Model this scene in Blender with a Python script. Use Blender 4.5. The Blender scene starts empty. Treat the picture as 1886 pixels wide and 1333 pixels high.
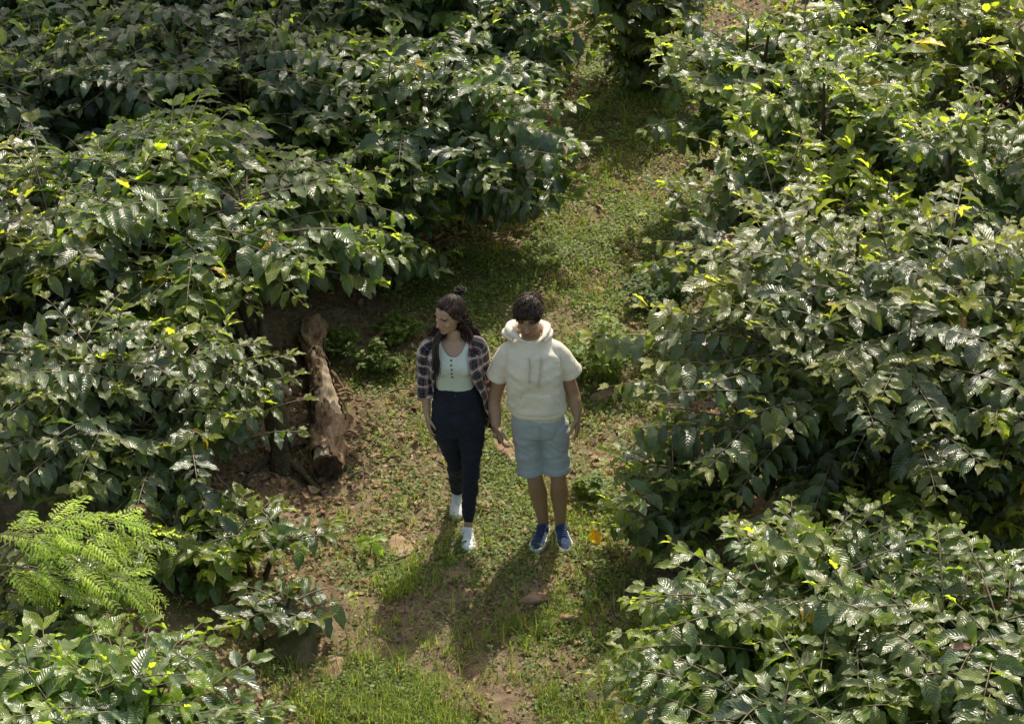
import bpy, bmesh, math, random
import numpy as np
from mathutils import Vector, Matrix

PI = math.pi
scene = bpy.context.scene
COL = scene.collection

# ------------------------------------------------------------------ camera
PW, PH, LENS = 1886, 1333, 100.0
FPX = PW * LENS / 36.0
PITCH = math.radians(30.0)
CAM = np.array([0.0, -14.65, 9.75])
FWD = np.array([0.0, math.cos(PITCH), -math.sin(PITCH)])
UPV = np.array([0.0, math.sin(PITCH), math.cos(PITCH)])
RGT = np.array([1.0, 0.0, 0.0])

cam_data = bpy.data.cameras.new("camera")
cam_data.lens = LENS
cam_data.sensor_width = 36.0
cam_data.clip_end = 2000.0
cam = bpy.data.objects.new("camera", cam_data)
cam.location = CAM
cam.rotation_euler = (PI / 2 - PITCH, 0, 0)
COL.objects.link(cam)
scene.camera = cam


def ray(px, py):
    d = FWD + RGT * ((px - PW / 2) / FPX) + UPV * ((PH / 2 - py) / FPX)
    return d


def P(px, py, z=0.0):
    d = ray(px, py)
    return CAM + d * ((z - CAM[2]) / d[2])


def Q(px, py, y):
    d = ray(px, py)
    return CAM + d * ((y - CAM[1]) / d[1])


# ------------------------------------------------------------------ world, sun
SUN_EL, SUN_AZ = math.radians(50.0), math.radians(14.0)   # sun stands behind the scene, a little to the right
world = bpy.data.worlds.new("World")
scene.world = world
world.use_nodes = True
wn = world.node_tree.nodes
bg = wn["Background"]
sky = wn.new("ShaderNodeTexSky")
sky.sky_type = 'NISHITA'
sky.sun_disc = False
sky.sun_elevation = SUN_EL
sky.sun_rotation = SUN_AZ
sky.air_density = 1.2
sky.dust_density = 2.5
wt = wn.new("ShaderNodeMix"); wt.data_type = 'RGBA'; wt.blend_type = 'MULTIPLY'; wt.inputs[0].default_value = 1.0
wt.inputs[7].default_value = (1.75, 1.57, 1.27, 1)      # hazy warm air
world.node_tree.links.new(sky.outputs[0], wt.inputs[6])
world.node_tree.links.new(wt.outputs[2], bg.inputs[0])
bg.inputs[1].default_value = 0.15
sd = bpy.data.lights.new("sun", 'SUN')
sd.energy = 5.0
sd.angle = math.radians(0.55)
sd.color = (1.0, 0.93, 0.80)
sun = bpy.data.objects.new("sun", sd)
sv = Vector((math.sin(SUN_AZ) * math.cos(SUN_EL), math.cos(SUN_AZ) * math.cos(SUN_EL), math.sin(SUN_EL)))
sun.rotation_euler = sv.to_track_quat('Z', 'Y').to_euler()
sun.location = (3, 12, 16)
COL.objects.link(sun)

scene.view_settings.view_transform = 'Standard'
scene.view_settings.look = 'None'
scene.view_settings.exposure = 0.0
scene.render.engine = 'CYCLES'
scene.cycles.max_bounces = 7
scene.cycles.diffuse_bounces = 3
scene.cycles.glossy_bounces = 2
scene.cycles.transmission_bounces = 4
scene.cycles.caustics_reflective = False
scene.cycles.caustics_refractive = False
scene.cycles.sample_clamp_indirect = 4.0


# ------------------------------------------------------------------ noise (numpy value noise)
def _hash(ix, iy, seed):
    h = (ix.astype(np.int64) * 374761393 + iy.astype(np.int64) * 668265263 + seed * 974711) & 0x7FFFFFFF
    h = ((h ^ (h >> 13)) * 1274126177) & 0x7FFFFFFF
    return ((h ^ (h >> 16)) & 0xFFFF) / 65535.0


def vnoise(x, y, seed=0):
    x = np.asarray(x, float); y = np.asarray(y, float)
    ix = np.floor(x); iy = np.floor(y)
    fx = x - ix; fy = y - iy
    fx = fx * fx * (3 - 2 * fx); fy = fy * fy * (3 - 2 * fy)
    a = _hash(ix, iy, seed); b = _hash(ix + 1, iy, seed)
    c = _hash(ix, iy + 1, seed); d = _hash(ix + 1, iy + 1, seed)
    return (a * (1 - fx) + b * fx) * (1 - fy) + (c * (1 - fx) + d * fx) * fy


def fbm(x, y, seed=0, octs=4):
    s = 0; a = 0.5; t = 0
    for k in range(octs):
        s = s + a * vnoise(np.asarray(x) * 2 ** k, np.asarray(y) * 2 ** k, seed + k * 17)
        t += a; a *= 0.5
    return s / t


def sstep(a, b, x):
    t = np.clip((x - a) / (b - a), 0, 1)
    return t * t * (3 - 2 * t)


# path edges on the ground (pixel corners of the photograph unprojected once)
_le = [P(a, b) for a, b in ((430, 1333), (560, 1080), (610, 900), (640, 700), (740, 500), (1020, 320), (1090, 160))]
_re = [P(a, b) for a, b in ((1160, 1333), (1120, 1100), (1130, 900), (1180, 700), (1200, 500), (1240, 320), (1270, 160))]
LEY, LEX = [p[1] for p in _le], [p[0] for p in _le]
REY, REX = [p[1] for p in _re], [p[0] for p in _re]


def path_l(y): return np.interp(y, LEY, LEX)
def path_r(y): return np.interp(y, REY, REX)


def gz(x, y):
    """ground height"""
    x = np.asarray(x, float); y = np.asarray(y, float)
    l = path_l(y); r = path_r(y)
    h = 0.20 * sstep(0.05, 1.3, l - x) + 0.16 * sstep(0.0, 1.3, x - r)
    h = h + (fbm(x * 0.9, y * 0.9, 3) - 0.5) * 0.14 * np.clip(np.abs(x) * .5 + .25, 0, 1)
    h = h + (fbm(x * 4.5, y * 4.5, 9) - 0.5) * 0.05
    return h


# ------------------------------------------------------------------ object helpers
def mesh_np(name, verts, faces, uv=None, col=None, smooth=True, mat=None):
    """verts (n,3), faces: list of arrays (m,k) with k 3 or 4; uv and col are per vertex"""
    me = bpy.data.meshes.new(name)
    verts = np.ascontiguousarray(verts, np.float32)
    if not isinstance(faces, list):
        faces = [faces]
    loops = np.concatenate([f.reshape(-1) for f in faces]).astype(np.int32)
    sizes = np.concatenate([np.full(len(f), f.shape[1], np.int32) for f in faces])
    starts = np.concatenate([[0], np.cumsum(sizes)[:-1]]).astype(np.int32)
    me.vertices.add(len(verts)); me.vertices.foreach_set('co', verts.reshape(-1))
    me.loops.add(len(loops)); me.loops.foreach_set('vertex_index', loops)
    me.polygons.add(len(sizes)); me.polygons.foreach_set('loop_start', starts)
    me.update(calc_edges=True)
    if smooth:
        me.polygons.foreach_set('use_smooth', np.ones(len(sizes), bool))
    if uv is not None:
        l = me.uv_layers.new(name='UVMap')
        l.data.foreach_set('uv', np.ascontiguousarray(uv, np.float32)[loops].reshape(-1))
    if col is not None:
        c = me.color_attributes.new('Tint', 'FLOAT_COLOR', 'POINT')
        c.data.foreach_set('color', np.ascontiguousarray(col, np.float32).reshape(-1))
    if mat:
        me.materials.append(mat)
    return me


def link(name, data, parent=None, kind=None, label=None, cat=None, group=None, loc=None):
    o = bpy.data.objects.new(name, data)
    COL.objects.link(o)
    if loc is not None:
        o.location = loc
    if parent is not None:
        o.parent = parent
    if kind: o['kind'] = kind
    if label: o['label'] = label
    if cat: o['category'] = cat
    if group: o['group'] = group
    return o


# ------------------------------------------------------------------ materials
def new_mat(name):
    m = bpy.data.materials.new(name)
    m.use_nodes = True
    nt = m.node_tree
    nt.nodes.clear()
    return m, nt, nt.nodes, nt.links


def N(nodes, typ, **kw):
    n = nodes.new(typ)
    for k, v in kw.items():
        setattr(n, k, v)
    return n


def math_node(nodes, links, op, a, b=None, c=None, clamp=False):
    n = nodes.new('ShaderNodeMath'); n.operation = op; n.use_clamp = clamp
    for i, v in enumerate((a, b, c)):
        if v is None: continue
        if isinstance(v, (int, float)): n.inputs[i].default_value = v
        else: links.new(v, n.inputs[i])
    return n.outputs[0]


def mixc(nodes, links, fac, a, b, blend='MIX'):
    n = nodes.new('ShaderNodeMix'); n.data_type = 'RGBA'; n.blend_type = blend
    if isinstance(fac, (int, float)): n.inputs[0].default_value = fac
    else: links.new(fac, n.inputs[0])
    for i, v in ((6, a), (7, b)):
        if isinstance(v, tuple): n.inputs[i].default_value = v if len(v) == 4 else v + (1,)
        else: links.new(v, n.inputs[i])
    return n.outputs[2]


def leaf_material(name, veins=10.0, rough=0.36, trans=0.32, bump=0.9, spec=0.5, tboost=(2.2, 2.0, 0.9)):
    m, nt, n, l = new_mat(name)
    out = n.new('ShaderNodeOutputMaterial')
    att = N(n, 'ShaderNodeAttribute', attribute_name='Tint')
    uvn = N(n, 'ShaderNodeUVMap', uv_map='UVMap')
    sep = n.new('ShaderNodeSeparateXYZ'); l.new(uvn.outputs[0], sep.inputs[0])
    t, s = sep.outputs[0], sep.outputs[1]
    sa = math_node(n, l, 'ABSOLUTE', s)
    ph = math_node(n, l, 'MULTIPLY_ADD', sa, -0.20, t)
    ph = math_node(n, l, 'MULTIPLY', ph, veins * PI)
    sn = math_node(n, l, 'SINE', ph)
    q = math_node(n, l, 'MULTIPLY', sn, sn)
    mid = math_node(n, l, 'SUBTRACT', 1.0, math_node(n, l, 'MULTIPLY', sa, 14.0), clamp=True)
    h = math_node(n, l, 'SUBTRACT', q, math_node(n, l, 'MULTIPLY', mid, 0.8))
    vein = math_node(n, l, 'MAXIMUM', math_node(n, l, 'POWER', math_node(n, l, 'SUBTRACT', 1.0, q), 3.0), mid)
    noi = N(n, 'ShaderNodeTexNoise'); noi.inputs['Scale'].default_value = 9.0; noi.inputs['Detail'].default_value = 3
    vary = math_node(n, l, 'MULTIPLY_ADD', noi.outputs[0], 0.7, 0.65)
    base = mixc(n, l, 1.0, att.outputs[0], vary, 'MULTIPLY')
    light = mixc(n, l, 1.0, base, (1.7, 1.6, 1.3, 1), 'MULTIPLY')
    base = mixc(n, l, math_node(n, l, 'MULTIPLY', vein, 0.55), base, light)
    geo = n.new('ShaderNodeNewGeometry')
    under = mixc(n, l, 1.0, base, (1.55, 1.5, 1.5, 1), 'MULTIPLY')
    base = mixc(n, l, geo.outputs['Backfacing'], base, under)
    bm = n.new('ShaderNodeBump'); bm.inputs['Strength'].default_value = bump; bm.inputs['Distance'].default_value = 0.0012
    l.new(h, bm.inputs['Height'])
    pb = n.new('ShaderNodeBsdfPrincipled')
    l.new(base, pb.inputs['Base Color']); l.new(bm.outputs[0], pb.inputs['Normal'])
    rg = math_node(n, l, 'MULTIPLY_ADD', noi.outputs[0], 0.26, rough - 0.13)
    rg = math_node(n, l, 'MULTIPLY_ADD', geo.outputs['Backfacing'], 0.25, rg)
    l.new(rg, pb.inputs['Roughness'])
    pb.inputs['Specular IOR Level'].default_value = spec
    tr = n.new('ShaderNodeBsdfTranslucent')
    tc = mixc(n, l, 1.0, base, tboost + (1,), 'MULTIPLY')
    l.new(tc, tr.inputs[0]); l.new(bm.outputs[0], tr.inputs['Normal'])
    mx = n.new('ShaderNodeMixShader')
    l.new(math_node(n, l, 'MULTIPLY_ADD', att.outputs['Alpha'], .34, trans - .06), mx.inputs[0])
    l.new(pb.outputs[0], mx.inputs[1]); l.new(tr.outputs[0], mx.inputs[2])
    l.new(mx.outputs[0], out.inputs[0])
    return m


def noise_material(name, stops, scale=8.0, rough=0.85, bump=0.4, bdist=0.02, detail=6, spec=0.3, stretch=None, vor=None):
    m, nt, n, l = new_mat(name)
    out = n.new('ShaderNodeOutputMaterial')
    tc = n.new('ShaderNodeTexCoord')
    src = tc.outputs['Object']
    if stretch:
        mp = n.new('ShaderNodeMapping'); mp.inputs['Scale'].default_value = stretch
        l.new(src, mp.inputs[0]); src = mp.outputs[0]
    noi = n.new('ShaderNodeTexNoise'); noi.inputs['Scale'].default_value = scale
    noi.inputs['Detail'].default_value = detail; noi.inputs['Roughness'].default_value = 0.65
    l.new(src, noi.inputs['Vector'])
    cr = n.new('ShaderNodeValToRGB')
    el = cr.color_ramp.elements
    el[0].position, el[0].color = stops[0][0], stops[0][1] + (1,)
    el[1].position, el[1].color = stops[-1][0], stops[-1][1] + (1,)
    for p, c in stops[1:-1]:
        e = el.new(p); e.color = c + (1,)
    l.new(noi.outputs[0], cr.inputs[0])
    pb = n.new('ShaderNodeBsdfPrincipled')
    l.new(cr.outputs[0], pb.inputs['Base Color'])
    pb.inputs['Roughness'].default_value = rough
    pb.inputs['Specular IOR Level'].default_value = spec
    n2 = n.new('ShaderNodeTexNoise'); n2.inputs['Scale'].default_value = scale * 3.1; n2.inputs['Detail'].default_value = 5
    l.new(src, n2.inputs['Vector'])
    hh = math_node(n, l, 'MULTIPLY_ADD', n2.outputs[0], 0.5, noi.outputs[0])
    bm = n.new('ShaderNodeBump'); bm.inputs['Strength'].default_value = bump; bm.inputs['Distance'].default_value = bdist
    l.new(hh, bm.inputs['Height']); l.new(bm.outputs[0], pb.inputs['Normal'])
    l.new(pb.outputs[0], out.inputs[0])
    return m


M = {}
M['coffee_leaf'] = leaf_material('coffee_leaf', rough=0.33, trans=0.34, bump=1.0, spec=.9, tboost=(2.2, 2.45, .75))
M['weed_leaf'] = leaf_material('weed_leaf', veins=5, rough=0.5, trans=0.35, bump=0.3, spec=0.35)
M['frond'] = leaf_material('frond', veins=1, rough=0.55, trans=0.42, bump=0.0, spec=0.3, tboost=(1.7, 1.7, .8))
M['grass_blade'] = leaf_material('grass_blade', veins=1, rough=0.55, trans=0.35, bump=0.0, spec=0.25, tboost=(1.7, 1.7, .9))
M['dry_leaf'] = leaf_material('dry_leaf', veins=8, rough=0.6, trans=0.12, bump=0.6, spec=0.3, tboost=(1.3, 1.1, .8))
M['twig'] = noise_material('twig', [(.3, (.10, .075, .05)), (.7, (.26, .21, .15))], scale=30, bump=.4, bdist=.004)
M['green_twig'] = noise_material('green_twig', [(.3, (.10, .11, .04)), (.7, (.24, .22, .12))], scale=20, bump=.2, bdist=.003)
M['bark'] = noise_material('bark', [(.3, (.030, .022, .013)), (.52, (.095, .068, .040)), (.62, (.075, .085, .030)), (.78, (.17, .13, .085))], scale=11, bump=1.0, bdist=.05)
M['log_bark'] = noise_material('log_bark', [(.3, (.09, .055, .032)), (.48, (.26, .165, .10)), (.62, (.36, .25, .165)), (.75, (.20, .19, .08))], scale=10, bump=1, bdist=.03, stretch=(2, .6, 2))
M['log_wood'] = noise_material('log_wood', [(.25, (.30, .21, .13)), (.5, (.52, .41, .29)), (.75, (.60, .50, .38))], scale=6, bump=.5, bdist=.008, stretch=(5, .5, 5))
M['log_end'] = noise_material('log_end', [(.3, (.030, .019, .012)), (.7, (.12, .075, .045))], scale=12, bump=.9, bdist=.02)  # shade on the log's cut end is put into this dark colour
M['stone'] = noise_material('stone', [(.3, (.16, .095, .06)), (.5, (.30, .19, .12)), (.7, (.40, .30, .21))], scale=7, bump=.6, bdist=.02)
M['mossy_stone'] = noise_material('mossy_stone', [(.32, (.045, .05, .02)), (.5, (.10, .085, .05)), (.7, (.20, .15, .10))], scale=6, bump=.7, bdist=.02)


# ------------------------------------------------------------------ leaf templates
def leaf_template(ns=9, droop=0.6, fold=0.25, wave=0.05, width=0.38, phase=0.0, tipp=1.0, curl=0.0):
    """unit-length leaf along +x, width across y, normal +z; 4 quads across"""
    ts = np.linspace(0, 1, ns)
    prof = np.sin(PI * np.clip(ts, 0, 1) ** 0.82) ** 0.85
    prof[-1] = 0.02; prof[0] = 0.06
    prof = np.where(ts > .7, prof * (1 - .25 * tipp * (ts - .7) / .3), prof)
    if ns >= 9: prof = prof * (1 + .05 * np.where(np.arange(ns) % 2 == 0, 1, -1))
    ang = -droop * (ts ** 1.2)
    dx = np.cos(ang); dz = np.sin(ang)
    x = np.concatenate([[0], np.cumsum((dx[1:] + dx[:-1]) / 2 * np.diff(ts))])
    z = np.concatenate([[0], np.cumsum((dz[1:] + dz[:-1]) / 2 * np.diff(ts))])
    ss = np.array([-1, -.5, 0, .5, 1.0])
    V = []; U = []
    for i in range(ns):
        for s in ss:
            a = abs(s)
            y = s * prof[i] * width / 2
            zz = fold * a * prof[i] * width / 2 * (1 - curl * a)
            zz += wave * a * prof[i] * math.sin(2 * PI * 2.6 * ts[i] + phase + (1.3 if s > 0 else 0))
            V.append((x[i] - math.sin(ang[i]) * zz, y, z[i] + math.cos(ang[i]) * zz))
            U.append((ts[i], s))
    F = []
    for i in range(ns - 1):
        for j in range(4):
            a = i * 5 + j
            F.append((a, a + 5, a + 6, a + 1))
    return np.array(V), np.array(F), np.array(U)


def flip_up(F):
    return F[:, ::-1]


COFFEE_T = [leaf_template(droop=d, fold=f, wave=w, phase=p, width=wd) for d, f, w, p, wd in
            ((.35, .35, .05, 0, .44), (.8, .4, .06, 1.1, .42), (1.1, .25, .07, 2.0, .46), (.6, .55, .07, 3.2, .40), (.15, .2, .06, 4.1, .48), (1.35, .4, .05, 5.0, .43))]
SMALL_T = [leaf_template(ns=4, droop=d, fold=.3, wave=.03, width=w) for d, w in ((.4, .6), (.7, .5), (.2, .7))]


class Leaves:
    def __init__(self, templates):
        self.T = templates
        self.pos = []; self.d = []; self.n = []; self.s = []; self.c = []

    def add(self, pos, d, n, s, c):
        self.pos.append(pos); self.d.append(d); self.n.append(n); self.s.append(s); self.c.append(c)

    def mesh(self, name, mat, rng):
        pos = np.array(self.pos, float).reshape(-1, 3); d = np.array(self.d, float); nn = np.array(self.n, float)
        s = np.array(self.s, float); c = np.array(self.c, float)
        d /= np.linalg.norm(d, axis=1)[:, None] + 1e-9
        nn = nn - d * np.sum(nn * d, axis=1)[:, None]
        nn /= np.linalg.norm(nn, axis=1)[:, None] + 1e-9
        side = np.cross(nn, d)
        k = rng.integers(0, len(self.T), len(pos))
        VV = []; FF = []; UU = []; CC = []; off = 0
        for i, (V, F, U) in enumerate(self.T):
            idx = np.where(k == i)[0]
            if len(idx) == 0: continue
            R = np.stack([d[idx], side[idx], nn[idx]], axis=2)           # columns
            W = np.einsum('nij,vj->nvi', R, V) * s[idx][:, None, None] + pos[idx][:, None, :]
            nv = len(V)
            VV.append(W.reshape(-1, 3))
            FF.append((F[None] + (np.arange(len(idx)) * nv)[:, None, None]).reshape(-1, F.shape[1]) + off)
            UU.append(np.tile(U, (len(idx), 1)))
            cc = c[idx] if c.shape[1] == 4 else np.concatenate([c[idx], np.full((len(idx), 1), .3)], axis=1)
            CC.append(np.repeat(cc, nv, axis=0))
            off += len(idx) * nv
        return mesh_np(name, np.concatenate(VV), np.concatenate(FF), np.concatenate(UU), np.concatenate(CC), mat=mat)


class Tubes:
    """many tapered tubes in one mesh"""
    def __init__(self):
        self.V = []; self.F = []; self.off = 0; self.C = []
        self.r = random.Random(5)

    def add(self, pts, rad, n=5, cap=True):
        pts = np.asarray(pts, float)
        m = len(pts)
        rad = np.broadcast_to(np.asarray(rad, float), (m,)) if np.ndim(rad) else np.full(m, rad)
        tang = np.gradient(pts, axis=0)
        tang /= np.linalg.norm(tang, axis=1)[:, None] + 1e-9
        ref = np.array([0.13, 0.31, 0.94]) if abs(tang[0][2]) < 0.8 else np.array([1.0, 0.2, 0.1])
        u = np.cross(tang, ref); u /= np.linalg.norm(u, axis=1)[:, None] + 1e-9
        v = np.cross(tang, u)
        a = np.linspace(0, 2 * PI, n, endpoint=False)
        ring = u[:, None, :] * np.cos(a)[None, :, None] + v[:, None, :] * np.sin(a)[None, :, None]
        W = pts[:, None, :] + ring * rad[:, None, None]
        self.V.append(W.reshape(-1, 3)); self.C.append(np.full(m * n, self.r.random()))
        i = np.arange(m - 1)[:, None] * n; j = np.arange(n)[None, :]; j2 = (j + 1) % n
        f = np.stack([i + j, i + n + j, i + n + j2, i + j2], axis=2).reshape(-1, 4) + self.off
        self.F.append(f)
        if cap and n == 4:
            self.F.append(np.array([[m * n - 4, m * n - 3, m * n - 2, m * n - 1]])[:, ::-1] + self.off)
        self.off += m * n

    def mesh(self, name, mat, tinted=False):
        c = np.repeat(np.concatenate(self.C)[:, None], 4, axis=1) if tinted else None
        return mesh_np(name, np.concatenate(self.V), np.concatenate(self.F), col=c, mat=mat)


def bez(a, b, c, n):
    t = np.linspace(0, 1, n)[:, None]
    return a * (1 - t) ** 2 + 2 * b * t * (1 - t) + c * t * t


UPZ = np.array([0, 0, 1.0])


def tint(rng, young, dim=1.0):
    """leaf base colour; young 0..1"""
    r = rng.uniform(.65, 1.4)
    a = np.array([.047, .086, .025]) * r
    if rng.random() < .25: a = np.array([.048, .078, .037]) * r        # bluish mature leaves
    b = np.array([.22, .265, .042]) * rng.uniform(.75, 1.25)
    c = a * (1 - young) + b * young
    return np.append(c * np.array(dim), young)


BUSH_GROUP = "coffee bushes lining the path"
TOTAL = [0]


def coffee_bush(cx, cy, r, H, label, seed, base_px=None, nbr=None, young=0.3, asp=1.0, yellow=.0015, trunk_r=.035, leaf=1.0, zc=.55, dim=1.0, low=-.35, stems=4, world=None, thick=None, extra=()):
    rng = np.random.default_rng(seed)
    c = np.array(world, float) if world is not None else P(cx, cy, zc * H + .1)
    g0 = float(gz(c[0], c[1]))
    centre = np.array([c[0], c[1], g0 + zc * H])
    if base_px is not None:
        b = P(base_px[0], base_px[1], 0.1); base = np.array([b[0], b[1], float(gz(b[0], b[1]))])
    else:
        base = np.array([c[0], c[1], g0])
    root = link('coffee_bush', None, label=label, cat='bush', group=BUSH_GROUP, loc=base)
    tb = Tubes(); br = Tubes(); lv = Leaves(COFFEE_T)
    fork = None
    if thick is not None:
        fx, fy, fz, fr = thick
        fork = P(fx, fy, fz)
        tb.add(bez(base - np.array([0, 0, .08]), base * .6 + fork * .4 + np.array([.05, 0, .1]), fork, 9) - base, np.linspace(fr * 1.3, fr * .8, 9) * (1 + .16 * np.sin(np.arange(9) * 2.1)), n=14)
        wv = tb.V[-1]; wv += (np.stack([fbm(wv[:, 2] * 9 + 3 * wv[:, 0], wv[:, 0] * 30, 3), fbm(wv[:, 2] * 9, wv[:, 1] * 30, 8), 0 * wv[:, 0] + .5], axis=1) - .5) * .11
    # stems
    tops = []
    for i in range(stems):
        a = 2 * PI * i / stems + rng.uniform(-.5, .5)
        top = centre + np.array([math.cos(a) * r * asp * .35, math.sin(a) * r * .35, (1 - zc) * H * .75]) * rng.uniform(.7, 1)
        st = base + np.array([math.cos(a), math.sin(a), 0]) * .04
        st[2] -= .05
        if fork is not None: st = fork + np.array([math.cos(a), math.sin(a), 0]) * .04 - np.array([0, 0, .06])
        mid = (st + top) / 2 + np.array([rng.uniform(-.1, .1), rng.uniform(-.1, .1), 0])
        pts = bez(st, mid, top, 7)
        tb.add(pts - base, np.linspace(trunk_r, .010, 7), n=7)
        tops.append(pts)
    if nbr is None: nbr = int(105 * r * r * asp ** .5 + 40)
    ph = rng.uniform(0, 6.28, 4)
    for i in range(nbr):
        az = rng.uniform(0, 2 * PI)
        se = rng.uniform(math.sin(low * PI / 2), 1.0)
        el = math.asin(se)
        lob = 1 + .13 * math.sin(3 * az + ph[0] + 2 * el) + .09 * math.sin(5 * az + ph[1] - 3 * el) + rng.normal(0, .06)
        lob *= rng.choice([1.0, .82, .62], p=[.6, .28, .12])
        ce = math.cos(el)
        hz = (1 - zc) * H if se > 0 else zc * H * .92
        tip = centre + np.array([r * asp * ce * math.cos(az), r * ce * math.sin(az), hz * se]) * lob
        tg = float(gz(tip[0], tip[1])) + .08
        if tip[2] < tg: tip[2] = tg + rng.uniform(0, .1)
        stm = tops[rng.integers(0, stems)]
        hgt = np.clip((tip[2] - base[2]) / H * .9 + rng.uniform(-.12, .12), .08, .98)
        st = stm[int(hgt * 6)]
        ln = np.linalg.norm(tip - st)
        if ln < .12: continue
        mid = st * .45 + tip * .55 + UPZ * ln * rng.uniform(.08, .26)
        K = 12
        pts = bez(st, mid, tip, K)
        br.add(pts - base, np.linspace(.0075, .0026, K), n=4)
        tang = np.gradient(pts, axis=0); tang /= np.linalg.norm(tang, axis=1)[:, None]
        # leaves along the outer part, in opposite pairs
        step = .088 * leaf
        start = max(ln * .28, ln - 0.85)
        npair = int((ln - start) / step)
        bsc = rng.uniform(.78, 1.15); bdr = rng.normal(0, .16); miss = rng.choice([.05, .15, .5], p=[.6, .3, .1])
        yb = (rng.uniform(0, young * 1.5) if rng.random() < .7 else rng.uniform(.3, 1.0)) * (.55 + .45 * max(0, se + .3))
        for j in range(npair + 1):
            f = (start + step * j + rng.uniform(-.01, .01)) / ln
            f = min(f, 1.0)
            kk = f * (K - 1); i0 = min(int(kk), K - 2); w = kk - i0
            p = pts[i0] * (1 - w) + pts[i0 + 1] * w
            T = tang[i0]
            S = np.cross(T, UPZ); S /= np.linalg.norm(S) + 1e-6
            last = npair - j
            for sg in (-1, 1):
                if rng.random() < miss and last > 0: continue
                droop = rng.normal(.18, .30) + bdr + (.75 * max(0, .35 - se) if last > 0 else 0)
                fw = rng.uniform(.15, .65)
                d = S * sg + T * fw - UPZ * droop
                sc = leaf * bsc * rng.uniform(.125, .225)
                if last == 0:
                    d = S * sg * .6 + T * .9 + UPZ * rng.uniform(0, .45); sc *= .62
                elif last == 1:
                    sc *= .8
                nrm = UPZ * 1.0 + S * sg * .1 + rng.normal(0, .26, 3) + T * .1
                if abs(d[2]) > .8: nrm = nrm + T * .5 + np.array([0, 0, .2])
                y = yb * (.25 + .75 * max(0, 1 - last / 4.0))
                if last == 0: y = min(1, y + .4)
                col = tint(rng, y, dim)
                if rng.random() < yellow: col = np.append(np.array([.50, .36, .03]) * rng.uniform(.7, 1.1), .8)
                elif rng.random() < .001: col = np.array([.16, .07, .03, 0])
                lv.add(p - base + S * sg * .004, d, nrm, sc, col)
        if rng.random() < .6:
            lv.add(pts[-1] - base, tang[-1] + UPZ * .5, UPZ - tang[-1] * .5 + rng.normal(0, .2, 3), .07 * leaf * rng.uniform(.6, 1.2), tint(rng, min(1, yb + .6), dim))
    for ex, ey, ez, ecol, es in extra:
        lv.add(P(ex, ey, ez) - base, np.array([.1, -.55, -.85]), np.array([.1, -.8, .6]), es, ecol)
    link('trunk', tb.mesh('trunk', M['bark']), root)
    link('branches', br.mesh('branches', M['twig']), root)
    link('foliage', lv.mesh('foliage', M['coffee_leaf'], rng), root)
    TOTAL[0] += len(lv.pos)
    return root


# ------------------------------------------------------------------ ground
def ground_material():
    m, nt, n, l = new_mat('laterite_soil')
    out = n.new('ShaderNodeOutputMaterial')
    tc = n.new('ShaderNodeTexCoord')
    src = tc.outputs['Object']

    def noise(sc, det=6, ro=.6):
        k = n.new('ShaderNodeTexNoise'); k.inputs['Scale'].default_value = sc; k.inputs['Detail'].default_value = det
        k.inputs['Roughness'].default_value = ro; l.new(src, k.inputs['Vector']); return k.outputs[0]
    a, b, c = noise(1.3), noise(9), noise(45, 4)
    cr = n.new('ShaderNodeValToRGB'); e = cr.color_ramp.elements
    e[0].position, e[0].color = .30, (.060, .042, .026, 1)
    e[1].position, e[1].color = .74, (.48, .375, .265, 1)
    x = e.new(.45); x.color = (.14, .102, .068, 1)
    x = e.new(.58); x.color = (.30, .225, .15, 1)
    mixv = math_node(n, l, 'MULTIPLY_ADD', b, .55, math_node(n, l, 'MULTIPLY', a, .5))
    l.new(mixv, cr.inputs[0])
    col = mixc(n, l, math_node(n, l, 'MULTIPLY', c, .9), cr.outputs[0], (.16, .11, .065, 1))
    # thin green film of moss and seedlings
    g = noise(3.2, 6)
    gm = math_node(n, l, 'MULTIPLY_ADD', g, 5.0, -2.6, clamp=True)
    col = mixc(n, l, math_node(n, l, 'MULTIPLY', gm, .55), col, (.085, .105, .03, 1))
    pb = n.new('ShaderNodeBsdfPrincipled'); l.new(col, pb.inputs['Base Color']); pb.inputs['Roughness'].default_value = .95
    pb.inputs['Specular IOR Level'].default_value = .15
    bm = n.new('ShaderNodeBump'); bm.inputs['Strength'].default_value = .9; bm.inputs['Distance'].default_value = .03
    l.new(math_node(n, l, 'MULTIPLY_ADD', c, .6, b), bm.inputs['Height']); l.new(bm.outputs[0], pb.inputs['Normal'])
    l.new(pb.outputs[0], out.inputs[0])
    return m


M['soil'] = ground_material()
xs = np.concatenate([[-400, -200, -90, -45, -25, -15, -10], np.arange(-7, 7.001, .05), [10, 15, 25, 45, 90, 200, 400]])
ys = np.concatenate([[-400, -200, -90, -45, -25, -14, -9], np.arange(-6, 14.001, .05), [17, 22, 30, 45, 90, 200, 400]])
X, Y = np.meshgrid(xs, ys)
Z = gz(X, Y)
nx, ny = len(xs), len(ys)
ii = (np.arange(ny - 1)[:, None] * nx + np.arange(nx - 1)[None, :])
gf = np.stack([ii, ii + 1, ii + nx + 1, ii + nx], axis=2).reshape(-1, 4)
link('ground', mesh_np('ground', np.stack([X, Y, Z], axis=2).reshape(-1, 3), gf, mat=M['soil']), kind='structure')

# ------------------------------------------------------------------ ground cover
rng = np.random.default_rng(11)


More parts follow.
